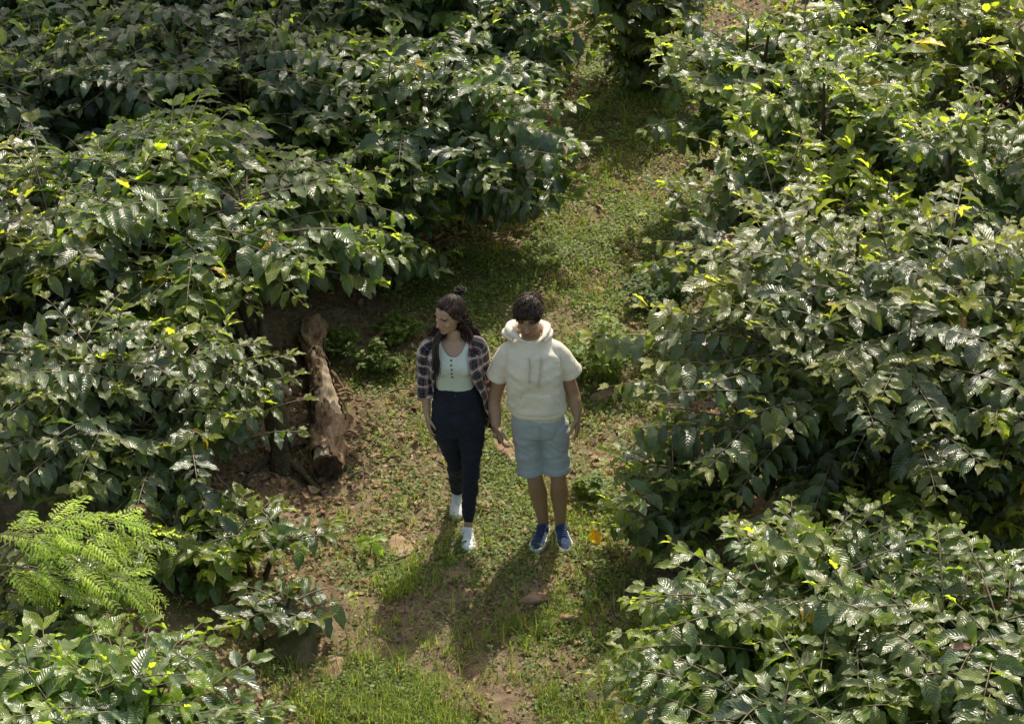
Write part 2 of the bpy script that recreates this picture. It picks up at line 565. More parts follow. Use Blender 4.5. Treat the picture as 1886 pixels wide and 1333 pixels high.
def greenness(x, y):
    """0..1: how much grass and weeds grow here"""
    l = path_l(y); r = path_r(y)
    inside = sstep(-.35, .35, x - l) * sstep(-.5, .25, r - x)
    n1 = fbm(x * 1.5, y * 1.1, 21, 4)
    worn = np.exp(-((x - (l + r) / 2 + .08) / .22) ** 2) * .20
    g = sstep(.25, .50, n1 - worn * .5) * .85 + .15
    # barer leaf-strewn strip by the log
    lp = P(690, 800)
    g = g * (1 - .55 * np.exp(-(((x - lp[0]) / .40) ** 2 + ((y - lp[1]) / .9) ** 2)))
    far = sstep(1.0, 4, y) * .38
    for bx_, by_, rx_, ry_, k_ in ((825, 920, .22, .45, .75), (650, 850, .30, .7, .7), (890, 1200, .13, .5, .35), (1160, 350, .25, .5, .6), (1110, 1270, .25, .5, .75), (560, 1130, .3, .6, .8), (980, 1130, .2, .35, .2), (760, 740, .2, .4, .5)):
        q_ = P(bx_, by_)
        g = g * (1 - .7 * k_ * np.exp(-(((x - q_[0]) / rx_) ** 2 + ((y - q_[1]) / ry_) ** 2)))
    return np.clip((g + far) * (inside * .95 + .05), 0, 1)


def blades_mesh(name, pos, hgt, az, lean, wid, col, mat):
    n = len(pos)
    d = np.stack([np.cos(az), np.sin(az), np.zeros(n)], axis=1)
    sd = np.stack([-np.sin(az), np.cos(az), np.zeros(n)], axis=1)
    V = np.zeros((n, 7, 3))
    for k, (t, w) in enumerate(((0, 1), (.4, .85), (.78, .5))):
        c = pos + d * (lean * t ** 1.8)[:, None] * hgt[:, None] + UPZ * (hgt * (t - .35 * lean * t * t))[:, None]
        V[:, 2 * k] = c - sd * (wid * w / 2)[:, None]
        V[:, 2 * k + 1] = c + sd * (wid * w / 2)[:, None]
    V[:, 6] = pos + d * (lean)[:, None] * hgt[:, None] + UPZ * (hgt * (1 - .35 * lean))[:, None]
    o = (np.arange(n) * 7)[:, None, None]
    q = (np.array([[0, 1, 3, 2], [2, 3, 5, 4]])[None] + o).reshape(-1, 4)
    t3 = (np.array([[4, 5, 6]])[None] + o).reshape(-1, 3)
    uv = np.tile(np.array([[0, -1], [0, 1], [.4, -1], [.4, 1], [.8, -1], [.8, 1], [1, 0]]), (n, 1))
    cc = np.repeat(np.concatenate([col, np.ones((n, 1))], axis=1), 7, axis=0)
    return mesh_np(name, V.reshape(-1, 3), [q, t3], uv, cc, mat=mat)


# grass tufts
gy = rng.uniform(-3.4, 9.5, 60000); u_ = rng.random(60000); gx = (path_l(gy) - .7) * (1 - u_) + (path_r(gy) + .6) * u_
tuft = sstep(.38, .62, fbm(gx * 2.6, gy * 2.2, 51, 3))
near = sstep(1.2, -1.6, gy)
keep = rng.random(len(gx)) < greenness(gx, gy) * (.10 + .9 * tuft) * (.32 + .5 * near)
gx, gy = gx[keep], gy[keep]
nb = rng.integers(3, 9, len(gx))
ix = np.repeat(np.arange(len(gx)), nb)
n = len(ix)
bx = gx[ix] + rng.normal(0, .018, n); by = gy[ix] + rng.normal(0, .018, n)
hg = rng.uniform(.035, .10, len(gx))[ix] * rng.uniform(.5, 1.2, n) * (1 + .55 * near[keep][ix])
ca = np.array([.10, .165, .036]); cb = np.array([.22, .275, .075]); cd = np.array([.30, .26, .11])
w = rng.random((n, 1)); gc = ca * (1 - w) + cb * w
dry = rng.random((n, 1)) < .07
gc = np.where(dry, cd, gc) * rng.uniform(.7, 1.2, (n, 1))
link('grass', blades_mesh('grass', np.stack([bx, by, gz(bx, by) - .004], axis=1), hg, rng.uniform(0, 2 * PI, n), rng.uniform(.15, .95, n), rng.uniform(.004, .008, n), gc, M['grass_blade']),
     kind='stuff', label='short tufted grass growing along the trodden path', cat='grass')
NGRASS = n

# small broad-leaved ground cover
n = 340000
gy = rng.uniform(-3.4, 9.5, n); u_ = rng.random(n); gx = (path_l(gy) - .7) * (1 - u_) + (path_r(gy) + .6) * u_
clump = sstep(.32, .58, fbm(gx * 3.4, gy * 3.0, 77, 3))
keep = rng.random(n) < greenness(gx, gy) * (.18 + .82 * clump) * .80
gx, gy = gx[keep], gy[keep]; n = len(gx)
tpl_V = np.array([[0, 0, 0], [.5, -.36, .10], [.5, .36, .10], [1, 0, -.12]]); tpl_F = np.array([[0, 1, 3, 2]]); tpl_U = np.array([[0, 0], [.5, -1], [.5, 1], [1, 0]])
lv = Leaves([(tpl_V, tpl_F, tpl_U)])
az = rng.uniform(0, 2 * PI, n)
lv.pos = np.stack([gx, gy, gz(gx, gy) + rng.uniform(.003, .045, n)], axis=1)
lv.d = np.stack([np.cos(az), np.sin(az), rng.uniform(-.35, .5, n)], axis=1)
lv.n = np.stack([rng.normal(0, .35, n), rng.normal(0, .35, n), np.ones(n)], axis=1)
lv.s = rng.uniform(.012, .034, n)
w = rng.random((n, 1)); lv.c = (np.array([.08, .135, .038]) * (1 - w) + np.array([.23, .29, .085]) * w) * rng.uniform(.7, 1.2, (n, 1))
link('ground_cover', lv.mesh('ground_cover', M['weed_leaf'], rng), kind='stuff', label='small creeping weeds covering the soil of the path', cat='ground cover')
NCOVER = n

# dry leaf litter
DRY_T = [leaf_template(ns=5, droop=d, fold=f, wave=w, width=wd, curl=.6) for d, f, w, wd in ((.9, .9, .1, .42), (-.8, .6, .12, .5), (.3, 1.2, .08, .36), (1.4, .4, .1, .45))]
n = 52000
gx, gy = rng.uniform(-4.4, 4.4, n), rng.uniform(-3.6, 11, n)
l_, r_ = path_l(gy), path_r(gy)
edge = np.exp(-((gx - l_) / .55) ** 2) + np.exp(-((gx - r_) / .5) ** 2) + .35 * ((gx < l_) | (gx > r_)) + .20
lp = P(600, 850)
edge = edge + 1.0 * np.exp(-(((gx - lp[0]) / .5) ** 2 + ((gy - lp[1]) / 1.0) ** 2))
keep = rng.random(n) < np.clip(edge, 0, 1) * (.25 + .75 * sstep(.4, .6, fbm(gx * 1.7, gy * 1.7, 91, 3))) * .85
gx, gy = gx[keep], gy[keep]; n = len(gx)
lv = Leaves(DRY_T)
az = rng.uniform(0, 2 * PI, n)
lv.pos = np.stack([gx, gy, gz(gx, gy) + rng.uniform(.004, .03, n)], axis=1)
lv.d = np.stack([np.cos(az), np.sin(az), rng.normal(0, .2, n)], axis=1)
lv.n = np.stack([rng.normal(0, .4, n), rng.normal(0, .4, n), np.ones(n)], axis=1)
lv.s = rng.uniform(.02, .09, n)
w = rng.random((n, 1)); lv.c = (np.array([.10, .06, .032]) * (1 - w) + np.array([.42, .28, .17]) * w) * rng.uniform(.7, 1.15, (n, 1))
link('leaf_litter', lv.mesh('leaf_litter', M['dry_leaf'], rng), kind='stuff', label='dry brown fallen leaves scattered along the path edges', cat='fallen leaves')

# fine debris: chips of bark, crumbs of soil, bits of dead leaf
n = 60000
gy = rng.uniform(-3.4, 9.5, n); u_ = rng.random(n); gx = (path_l(gy) - 1.0) * (1 - u_) + (path_r(gy) + .7) * u_
keep = rng.random(n) < .25 + .75 * sstep(.4, .6, fbm(gx * 3, gy * 2.4, 191, 3))
gx, gy = gx[keep], gy[keep]; n = len(gx)
lv = Leaves([(tpl_V * np.array([1, .8, 1.6]), tpl_F, tpl_U)])
az = rng.uniform(0, 2 * PI, n)
lv.pos = np.stack([gx, gy, gz(gx, gy) + rng.uniform(.002, .014, n)], axis=1)
lv.d = np.stack([np.cos(az), np.sin(az), rng.normal(0, .25, n)], axis=1)
lv.n = np.stack([rng.normal(0, .5, n), rng.normal(0, .5, n), np.ones(n)], axis=1)
lv.s = rng.uniform(.010, .032, n) * rng.choice([1, 1.6], n, p=[.85, .15])
w = rng.random((n, 1)) ** 1.5; lv.c = (np.array([.10, .065, .04]) * (1 - w) + np.array([.50, .38, .27]) * w) * rng.uniform(.6, 1.1, (n, 1))
link('soil_debris', lv.mesh('soil_debris', M['dry_leaf'], rng), kind='stuff', label='crumbs of soil and bits of dead leaf strewn over the path', cat='debris')


# ------------------------------------------------------------------ coffee bushes
BUSHES = [
    # cx, cy, r, H, label, kw
    # left rear mass
    (90, 40, 1.25, 1.7, 'shaded coffee bush filling the top left corner behind all others', dict(young=.12)),
    (480, 20, 1.3, 1.75, 'dark coffee bush at the top edge, between the corner bush and the bare gap', dict(young=.15)),
    (840, 40, 1.15, 1.65, 'dark glossy coffee bush at the top edge, left of the end of the path', dict(young=.2)),
    (110, 235, 1.25, 1.55, 'shaded coffee bush at the left edge, just behind the sunlit yellow tipped bush', dict(young=.15)),
    (440, 190, 1.25, 1.6, 'dark coffee bush with big ribbed leaves behind the sunlit yellow tipped bush', dict(young=.18)),
    (738, 215, 1.22, 1.55, 'wide dark coffee bush overhanging the far bend of the path from the left', dict(young=.22)),
    (640, 350, .85, 1.2, 'drooping coffee bush over the dark hollow behind the couple', dict(young=.15)),
    # left front
    (330, 462, 1.30, 1.55, 'large sunlit coffee bush with yellow young tips, behind the fallen log', dict(base_px=(520, 850), young=.68, yellow=.006, asp=1.08, low=-.16, zc=.58, thick=(478, 640, .75, .062))),
    (30, 520, 1.05, 1.6, 'coffee bush at the left edge beside the large yellow tipped bush', dict(young=.3)),
    (200, 762, 1.0, 1.25, 'mid sized coffee bush with bare lower twigs, left of the fallen log', dict(base_px=(362, 945), young=.35, asp=1.12)),
    (465, 985, .40, .50, 'small coffee bush with drooping dark leaves beside the path, below the log', dict(young=.3, stems=3, nbr=34, trunk_r=.02, asp=1.4, low=.05)),
    (335, 1010, .46, .5, 'low dark coffee bush between the feathery sapling and the small drooping bush', dict(young=.15, stems=3, nbr=40, trunk_r=.02)),
    (110, 1120, .55, .55, 'low dark coffee bush underneath the feathery sapling', dict(young=.12, stems=3, nbr=46, trunk_r=.02)),
    (1790, 935, .6, .7, 'low shaded coffee bush in the dark hollow at the right edge', dict(young=.12, stems=3, nbr=60, trunk_r=.02)),
    (500, 1110, .30, .40, 'smallest low coffee seedling with glossy leaves above the mossy rock', dict(young=.3, stems=2, nbr=18, trunk_r=.015, asp=1.35, low=.05)),
    (170, 1372, 1.05, 1.0, 'coffee bush with broad pale shining leaves in the bottom left corner', dict(young=.22, leaf=1.12)),
    # right rear
    (1180, -35, .7, 1.5, 'coffee bush at the top edge, right of the far end of the path', dict(young=.3, low=-.85, nbr=130)),
    (1442, 165, .90, 1.6, 'bright open coffee bush leaning over the path at the upper right', dict(young=.6, base_px=(1345, 330), asp=1.05)),
    (1640, 40, .95, 1.75, 'tall dark coffee bush at the top edge with grass showing behind it', dict(young=.3, base_px=(1640, 230))),
    (1830, 170, .88, 1.85, 'coffee bush with yellow green tips in the top right corner', dict(young=.75, yellow=.006)),
    (1570, 285, .88, 1.7, 'coffee bush with yellow green tips halfway up the right slope, above the squeezed bush', dict(young=.75, yellow=.006)),
    (1400, 420, .76, 1.35, 'bright green coffee bush jutting into the path above the weed clump', dict(young=.7)),
    (1810, 410, .88, 1.7, 'coffee bush at the right edge above the largest bush', dict(young=.35)),
    (1585, 455, .68, 1.35, 'coffee bush squeezed between the jutting bush and the right edge bush', dict(young=.65, yellow=.006)),
    # right front
    (1605, 690, 1.36, 1.85, 'largest coffee bush, silvery in the sun, right of the man', dict(young=.48, yellow=.004, asp=1.02)),
    (1850, 740, 1.0, 1.6, 'coffee bush with exposed stems at the right edge, beside the largest bush', dict(young=.25)),
    (1250, 890, .5, .8, 'low coffee bush with one yellow leaf at the man\'s feet', dict(young=.3, stems=3, extra=((1092, 970, .34, (.70, .38, .02, .7), .12), (1100, 974, .33, (.62, .33, .02, .7), .10)))),
    (1515, 1165, 1.08, 1.15, 'coffee bush with pale shining leaves at the lower right, beside the path', dict(young=.45)),
    (1815, 1240, 1.05, 1.15, 'coffee bush with pale shining leaves in the bottom right corner', dict(young=.32)),
    (1450, 1400, .9, 1.0, 'coffee bush at the bottom edge, in front of the lower right bush', dict(young=.3)),
    (1490, 815, .6, .95, 'low shaded coffee bush tucked between the largest bush and the pale lower right bush', dict(young=.2, stems=3, nbr=75, trunk_r=.02)),
]
for i, (cx, cy, r, H, lab, kw) in enumerate(BUSHES):
    q = random.Random(i)
    far_left = i < 7  # these get darker leaf colour below, shade put into the tint
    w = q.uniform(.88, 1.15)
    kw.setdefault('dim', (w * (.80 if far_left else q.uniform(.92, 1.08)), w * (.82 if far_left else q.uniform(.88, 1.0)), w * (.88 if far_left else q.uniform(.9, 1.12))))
    kw.setdefault('leaf', q.uniform(.92, 1.12))
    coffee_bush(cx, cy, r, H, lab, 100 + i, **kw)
print('coffee leaves', TOTAL[0], 'grass', NGRASS, 'cover', NCOVER)


# ------------------------------------------------------------------ figure building helpers
class Shape:
    """closed lofts collected in one mesh, later fused into one continuous skin"""
    def __init__(self):
        self.V = []; self.F = []; self.off = 0; self.UV = []

    def rings(self, R, cap=True, uv=None):
        """R: (m,n,3) closed rings"""
        R = np.asarray(R, float); m, n, _ = R.shape
        self.V.append(R.reshape(-1, 3))
        i = np.arange(m - 1)[:, None] * n; j = np.arange(n)[None, :]; j2 = (j + 1) % n
        self.F += [tuple(f) for f in (np.stack([i + j, i + j2, i + n + j2, i + n + j], axis=2).reshape(-1, 4) + self.off)]
        k = m * n
        if cap:
            self.V.append(np.stack([R[0].mean(0), R[-1].mean(0)]))
            for q in range(n):
                self.F.append((self.off + k, self.off + (q + 1) % n, self.off + q))
                b = self.off + (m - 1) * n
                self.F.append((self.off + k + 1, b + q, b + (q + 1) % n))
            k += 2
        self.off += k

    def limb(self, pts, rad, n=16, flat=1.0, axis=None, sub=4, ends=True, flat_end=False):
        """smooth tapered tube through pts; flat scales the radius along `axis`"""
        pts = np.asarray(pts, float); rad = np.asarray(rad, float)
        m = len(pts)
        t = np.linspace(0, m - 1, (m - 1) * sub + 1)
        pp = np.stack([catmull(pts[:, k], t) for k in range(3)], axis=1)
        rr = catmull(rad, t)
        tang = np.gradient(pp, axis=0); tang /= np.linalg.norm(tang, axis=1)[:, None] + 1e-9
        if ends and flat_end:
            pp = np.concatenate([[pp[0] - tang[0] * rr[0] * .55], [pp[0] - tang[0] * rr[0] * .3], pp])
            tang = np.concatenate([[tang[0]] * 2, tang]); rr = np.concatenate([[rr[0] * .55, rr[0] * .85], rr])
        elif ends:  # rounded ends
            pp = np.concatenate([[pp[0] - tang[0] * rr[0] * .55], [pp[0] - tang[0] * rr[0] * .3], pp, [pp[-1] + tang[-1] * rr[-1] * .3], [pp[-1] + tang[-1] * rr[-1] * .55]])
            tang = np.concatenate([[tang[0]] * 2, tang, [tang[-1]] * 2])
            rr = np.concatenate([[rr[0] * .55, rr[0] * .85], rr, [rr[-1] * .85, rr[-1] * .55]])
        ref = np.array(axis if axis is not None else (0.03, 1, 0.02), float)
        u = ref[None] - tang * np.sum(tang * ref, axis=1)[:, None]; u /= np.linalg.norm(u, axis=1)[:, None] + 1e-9
        v = np.cross(tang, u)
        a = np.linspace(0, 2 * PI, n, endpoint=False)
        R = pp[:, None] + (u[:, None] * np.cos(a)[None, :, None] * flat + v[:, None] * np.sin(a)[None, :, None]) * rr[:, None, None]
        self.rings(R)
        return R

    def ball(self, c, r, n=14, rot=None):
        c = np.asarray(c, float); r = np.broadcast_to(np.asarray(r, float), (3,))
        rows = []
        for th in np.linspace(.12, PI - .12, 9):
            a = np.linspace(0, 2 * PI, n, endpoint=False)
            p = np.stack([np.cos(a) * math.sin(th) * r[0], np.sin(a) * math.sin(th) * r[1], np.full(n, -math.cos(th) * r[2])], axis=1)
            rows.append((p @ rot.T if rot is not None else p) + c)
        self.rings(np.array(rows))

    def arrays(self):
        return np.concatenate(self.V), self.F

    def raw(self, name, mat, origin=(0, 0, 0)):
        V, F = self.arrays()
        me = bpy.data.meshes.new(name)
        me.from_pydata([tuple(v) for v in V - np.array(origin)], [], [tuple(int(q) for q in f) for f in F])
        me.update()
        me.polygons.foreach_set('use_smooth', np.ones(len(me.polygons), bool))
        if mat: me.materials.append(mat)
        return me

    def fuse(self, name, mat, voxel=.007, smooth=4, origin=(0, 0, 0), fac=.5):
        me = self.raw(name + '_src', None)
        ob = bpy.data.objects.new(name + '_src', me); COL.objects.link(ob)
        r = ob.modifiers.new('r', 'REMESH'); r.mode = 'VOXEL'; r.voxel_size = voxel
        s = ob.modifiers.new('s', 'SMOOTH'); s.iterations = smooth; s.factor = fac
        dg = bpy.context.evaluated_depsgraph_get()
        new = bpy.data.meshes.new_from_object(ob.evaluated_get(dg))
        bpy.data.objects.remove(ob); bpy.data.meshes.remove(me)
        new.name = name
        v = get_v(new) - np.array(origin); set_v(new, v)
        new.polygons.foreach_set('use_smooth', np.ones(len(new.polygons), bool))
        new.materials.clear()
        if mat: new.materials.append(mat)
        return new


def catmull(y, t):
    y = np.asarray(y, float); m = len(y)
    i = np.clip(np.floor(t).astype(int), 0, m - 2); f = t - i
    p0 = y[np.clip(i - 1, 0, m - 1)]; p1 = y[i]; p2 = y[i + 1]; p3 = y[np.clip(i + 2, 0, m - 1)]
    return .5 * (2 * p1 + (p2 - p0) * f + (2 * p0 - 5 * p1 + 4 * p2 - p3) * f ** 2 + (3 * p1 - p0 - 3 * p2 + p3) * f ** 3)


def get_v(me):
    a = np.empty(len(me.vertices) * 3, np.float32); me.vertices.foreach_get('co', a); return a.reshape(-1, 3).astype(float)


def set_v(me, v):
    me.vertices.foreach_set('co', np.ascontiguousarray(v, np.float32).reshape(-1)); me.update()


def set_col(me, col):
    c = me.color_attributes.new('Tint', 'FLOAT_COLOR', 'POINT')
    c.data.foreach_set('color', np.ascontiguousarray(np.concatenate([col, np.ones((len(col), 1))], axis=1), np.float32).reshape(-1))


def normals(me):
    a = np.empty(len(me.vertices) * 3, np.float32); me.vertices.foreach_get('normal', a); return a.reshape(-1, 3).astype(float)


def wrinkle(me, amp, fx, fz, seed, dirn=(1, 0, 0.6), mask=None):
    """push a cloth mesh along its normals with stretched noise: soft folds"""
    v = get_v(me); nn = normals(me)
    d = np.array(dirn, float); d /= np.linalg.norm(d)
    e = np.array([-d[2], 0, d[0]])
    h = fbm(v @ d * fx + v[:, 1] * 6, v @ e * fz + v[:, 1] * 4, seed, 3) - .5
    h2 = fbm(v @ e * fx * 1.3 + v[:, 1] * 5, v @ d * fz * .6, seed + 5, 2) - .5
    h3 = .5 - np.abs(fbm(v @ d * fx * .9 + v[:, 1] * 3, v @ e * fz * .8 + v[:, 1] * 3, seed + 9, 2) - .5) * 4
    k = (h * 1.1 + h2 * .6 + h3 * .35) * amp + amp * .10
    if mask is not None: k = k * mask(v)
    set_v(me, v + nn * k[:, None])


def mirror_rings(c, hw, hd, n=28, p=2.3, twist=0.0):
    a = np.linspace(0, 2 * PI, n, endpoint=False)
    ca, sa = np.cos(a), np.sin(a)
    x = np.sign(ca) * np.abs(ca) ** (2 / p) * hw; y = np.sign(sa) * np.abs(sa) ** (2 / p) * hd
    if twist:
        x, y = x * math.cos(twist) - y * math.sin(twist), x * math.sin(twist) + y * math.cos(twist)
    return np.stack([c[0] + x, c[1] + y, np.full(n, c[2])], axis=1)


def torso(shape, secs, infl=0.0, sub=4, n=28, p=2.3):
    """secs: (cx, cy, z, half width, half depth), bottom to top"""
    S = np.array(secs, float)
    t = np.linspace(0, len(S) - 1, (len(S) - 1) * sub + 1)
    S = np.stack([catmull(S[:, k], t) for k in range(5)], axis=1)
    shape.rings(np.array([mirror_rings(s[:3], s[3] + infl, s[4] + infl, n, p) for s in S]))


def head_frame(f, roll=0.0):
    """columns: head right->+x when facing -y, back, up"""
    f = np.array(f, float); f /= np.linalg.norm(f)
    back = -f
    x = np.cross(back, UPZ); x /= np.linalg.norm(x)
    z = np.cross(x, back)
    x2 = x * math.cos(roll) + z * math.sin(roll); z2 = -x * math.sin(roll) + z * math.cos(roll)
    return np.stack([x2, back, z2], axis=1)


HEAD = [(-.115, .020, -.080, -.040), (-.106, .036, -.090, -.02), (-.088, .048, -.091, .01), (-.06, .058, -.089, .045), (-.03, .065, -.089, .07), (0, .071, -.090, .088),
        (.03, .0745, -.094, .096), (.06, .0735, -.090, .097), (.085, .064, -.074, .085), (.104, .044, -.046, .060), (.114, .020, -.016, .030)]


def head(shape, c, R, k=1.0, male=False):
    rows = []
    for z, w, f, b in HEAD:
        a = np.linspace(0, 2 * PI, 24, endpoint=False)
        x = np.cos(a) * w * (1.06 if male and z < -.05 else 1); y = np.sin(a)
        yy = np.where(y < 0, -y * f, y * b)
        yy = yy + 0
        rows.append(np.stack([x, yy, np.full(24, z)], axis=1) * k @ R.T + c)
    shape.rings(np.array(rows))

    def L(x, y, z): return np.array([x, y, z]) * k @ R.T + c
    # nose, lips, brow, cheeks, ears, chin
    shape.limb([L(0, -.088, .018), L(0, -.100, -.008), L(0, -.113, -.034)], np.array([.008, .0095, .013]) * k, n=10)
    for s in (-1, 1):
        shape.ball(L(.011 * s, -.098, -.037), .0085 * k, n=8)
        shape.ball(L(.074 * s, .008, -.008), np.array([.011, .020, .034]) * k, n=10, rot=R)
        shape.ball(L(.040 * s, -.068, -.03), np.array([.022, .018, .018]) * k, n=10, rot=R)
    shape.ball(L(0, -.090, -.060), np.array([.024, .0095, .006]) * k, n=10, rot=R)
    shape.ball(L(0, -.089, -.071), np.array([.020, .0095, .007]) * k, n=10, rot=R)
    shape.ball(L(0, -.078, -.100), np.array([.022, .014, .014]) * k, n=10, rot=R)
    shape.limb([L(-.045, -.078, .028), L(0, -.091, .026), L(.045, -.078, .028)], np.array([.009, .010, .009]) * k, n=10)


def hand(shape, wrist, d, w, k=1.0, curl=.5, thumb=1):
    """d: along the hand, w: across the palm towards the thumb side; fingers curl towards n"""
    d = np.array(d, float); d /= np.linalg.norm(d)
    w = np.array(w, float); w -= d * (w @ d); w /= np.linalg.norm(w)
    nrm = np.cross(d, w) * thumb
    wrist = np.array(wrist, float)
    # palm
    rows = []
    for t, hw, th in ((-.01, .026, .021), (.02, .031, .019), (.05, .039, .017), (.08, .042, .015), (.096, .040, .013)):
        c = wrist + d * t * k - nrm * 0
        a = np.linspace(0, 2 * PI, 14, endpoint=False)
        rows.append(c + (w[None] * np.cos(a)[:, None] * hw + nrm[None] * np.sin(a)[:, None] * th) * k)
    shape.rings(np.array(rows))
    for off, ln, r in ((.030, .072, .0088), (.010, .080, .0092), (-.010, .075, .0088), (-.029, .058, .0078)):
        p = wrist + d * .090 * k + w * off * k
        pts = [p]; ang = curl * .35; 
        for seg, q in ((.46, 1.0), (.30, 1.5), (.24, 1.2)):
            dd = d * math.cos(ang) + nrm * math.sin(ang) + w * off * 1.2
            p = p + dd * ln * seg * k; pts.append(p); ang += curl * q * .75
        shape.limb(pts, np.array([r, r * .95, r * .88, r * .75]) * k, n=8, sub=2)
    b = wrist + d * .022 * k + w * .026 * k
    t1 = b + (d * .6 + w * .75 + nrm * .25) * .035 * k
    t2 = t1 + (d * .9 + w * .30 + nrm * .35) * .034 * k
    t3 = t2 + (d * .95 + w * .0 + nrm * .35) * .026 * k
    shape.limb([b, t1, t2, t3], np.array([.014, .0115, .0098, .008]) * k, n=8, sub=2)


def skin_material(name, base, rough=.5):
    m, nt, n, l = new_mat(name)
    out = n.new('ShaderNodeOutputMaterial')
    att = N(n, 'ShaderNodeAttribute', attribute_name='Tint')
    tc = n.new('ShaderNodeTexCoord')
    noi = n.new('ShaderNodeTexNoise'); noi.inputs['Scale'].default_value = 25; l.new(tc.outputs['Object'], noi.inputs['Vector'])
    v = math_node(n, l, 'MULTIPLY_ADD', noi.outputs[0], .3, .85)
    pb = n.new('ShaderNodeBsdfPrincipled')
    l.new(mixc(n, l, 1.0, att.outputs[0], v, 'MULTIPLY'), pb.inputs['Base Color'])
    pb.inputs['Roughness'].default_value = rough
    pb.inputs['Subsurface Weight'].default_value = .12
    pb.inputs['Subsurface Radius'].default_value = (.012, .005, .003)
    pb.inputs['Specular IOR Level'].default_value = .4
    l.new(pb.outputs[0], out.inputs[0])
    return m


def cloth_material(name, c1, c2, scale=40, rough=.9, bump=.25, weave=900, sheen=.2, trans=0.0):
    m, nt, n, l = new_mat(name)
    out = n.new('ShaderNodeOutputMaterial')
    tc = n.new('ShaderNodeTexCoord')
    noi = n.new('ShaderNodeTexNoise'); noi.inputs['Scale'].default_value = scale; noi.inputs['Detail'].default_value = 5; l.new(tc.outputs['Object'], noi.inputs['Vector'])
    fine = n.new('ShaderNodeTexNoise'); fine.inputs['Scale'].default_value = weave; l.new(tc.outputs['Object'], fine.inputs['Vector'])
    col = mixc(n, l, noi.outputs[0], c1, c2)
    col = mixc(n, l, math_node(n, l, 'MULTIPLY', fine.outputs[0], .35), col, tuple(.6 * x for x in c1))
    pb = n.new('ShaderNodeBsdfPrincipled'); l.new(col, pb.inputs['Base Color'])
    pb.inputs['Roughness'].default_value = rough; pb.inputs['Sheen Weight'].default_value = sheen; pb.inputs['Specular IOR Level'].default_value = .2
    bm = n.new('ShaderNodeBump'); bm.inputs['Strength'].default_value = bump; bm.inputs['Distance'].default_value = .004
    l.new(math_node(n, l, 'MULTIPLY_ADD', fine.outputs[0], .2, noi.outputs[0]), bm.inputs['Height']); l.new(bm.outputs[0], pb.inputs['Normal'])
    if trans:
        tr = n.new('ShaderNodeBsdfTranslucent'); l.new(col, tr.inputs[0])
        mx = n.new('ShaderNodeMixShader'); mx.inputs[0].default_value = trans
        l.new(pb.outputs[0], mx.inputs[1]); l.new(tr.outputs[0], mx.inputs[2]); l.new(mx.outputs[0], out.inputs[0])
    else:
        l.new(pb.outputs[0], out.inputs[0])
    return m


def hair_material(name, c1, c2):
    m, nt, n, l = new_mat(name)
    out = n.new('ShaderNodeOutputMaterial')
    tc = n.new('ShaderNodeTexCoord')
    noi = n.new('ShaderNodeTexNoise'); noi.inputs['Scale'].default_value = 90; l.new(tc.outputs['Object'], noi.inputs['Vector'])
    pb = n.new('ShaderNodeBsdfPrincipled'); att = N(n, 'ShaderNodeAttribute', attribute_name='Tint')
    k = math_node(n, l, 'MULTIPLY', att.outputs['Fac'], att.outputs['Fac'])
    l.new(mixc(n, l, math_node(n, l, 'MULTIPLY_ADD', k, .9, math_node(n, l, 'MULTIPLY', noi.outputs[0], .12)), c1, c2), pb.inputs['Base Color'])
    pb.inputs['Roughness'].default_value = .5; pb.inputs['Specular IOR Level'].default_value = .3
    l.new(pb.outputs[0], out.inputs[0])
    return m


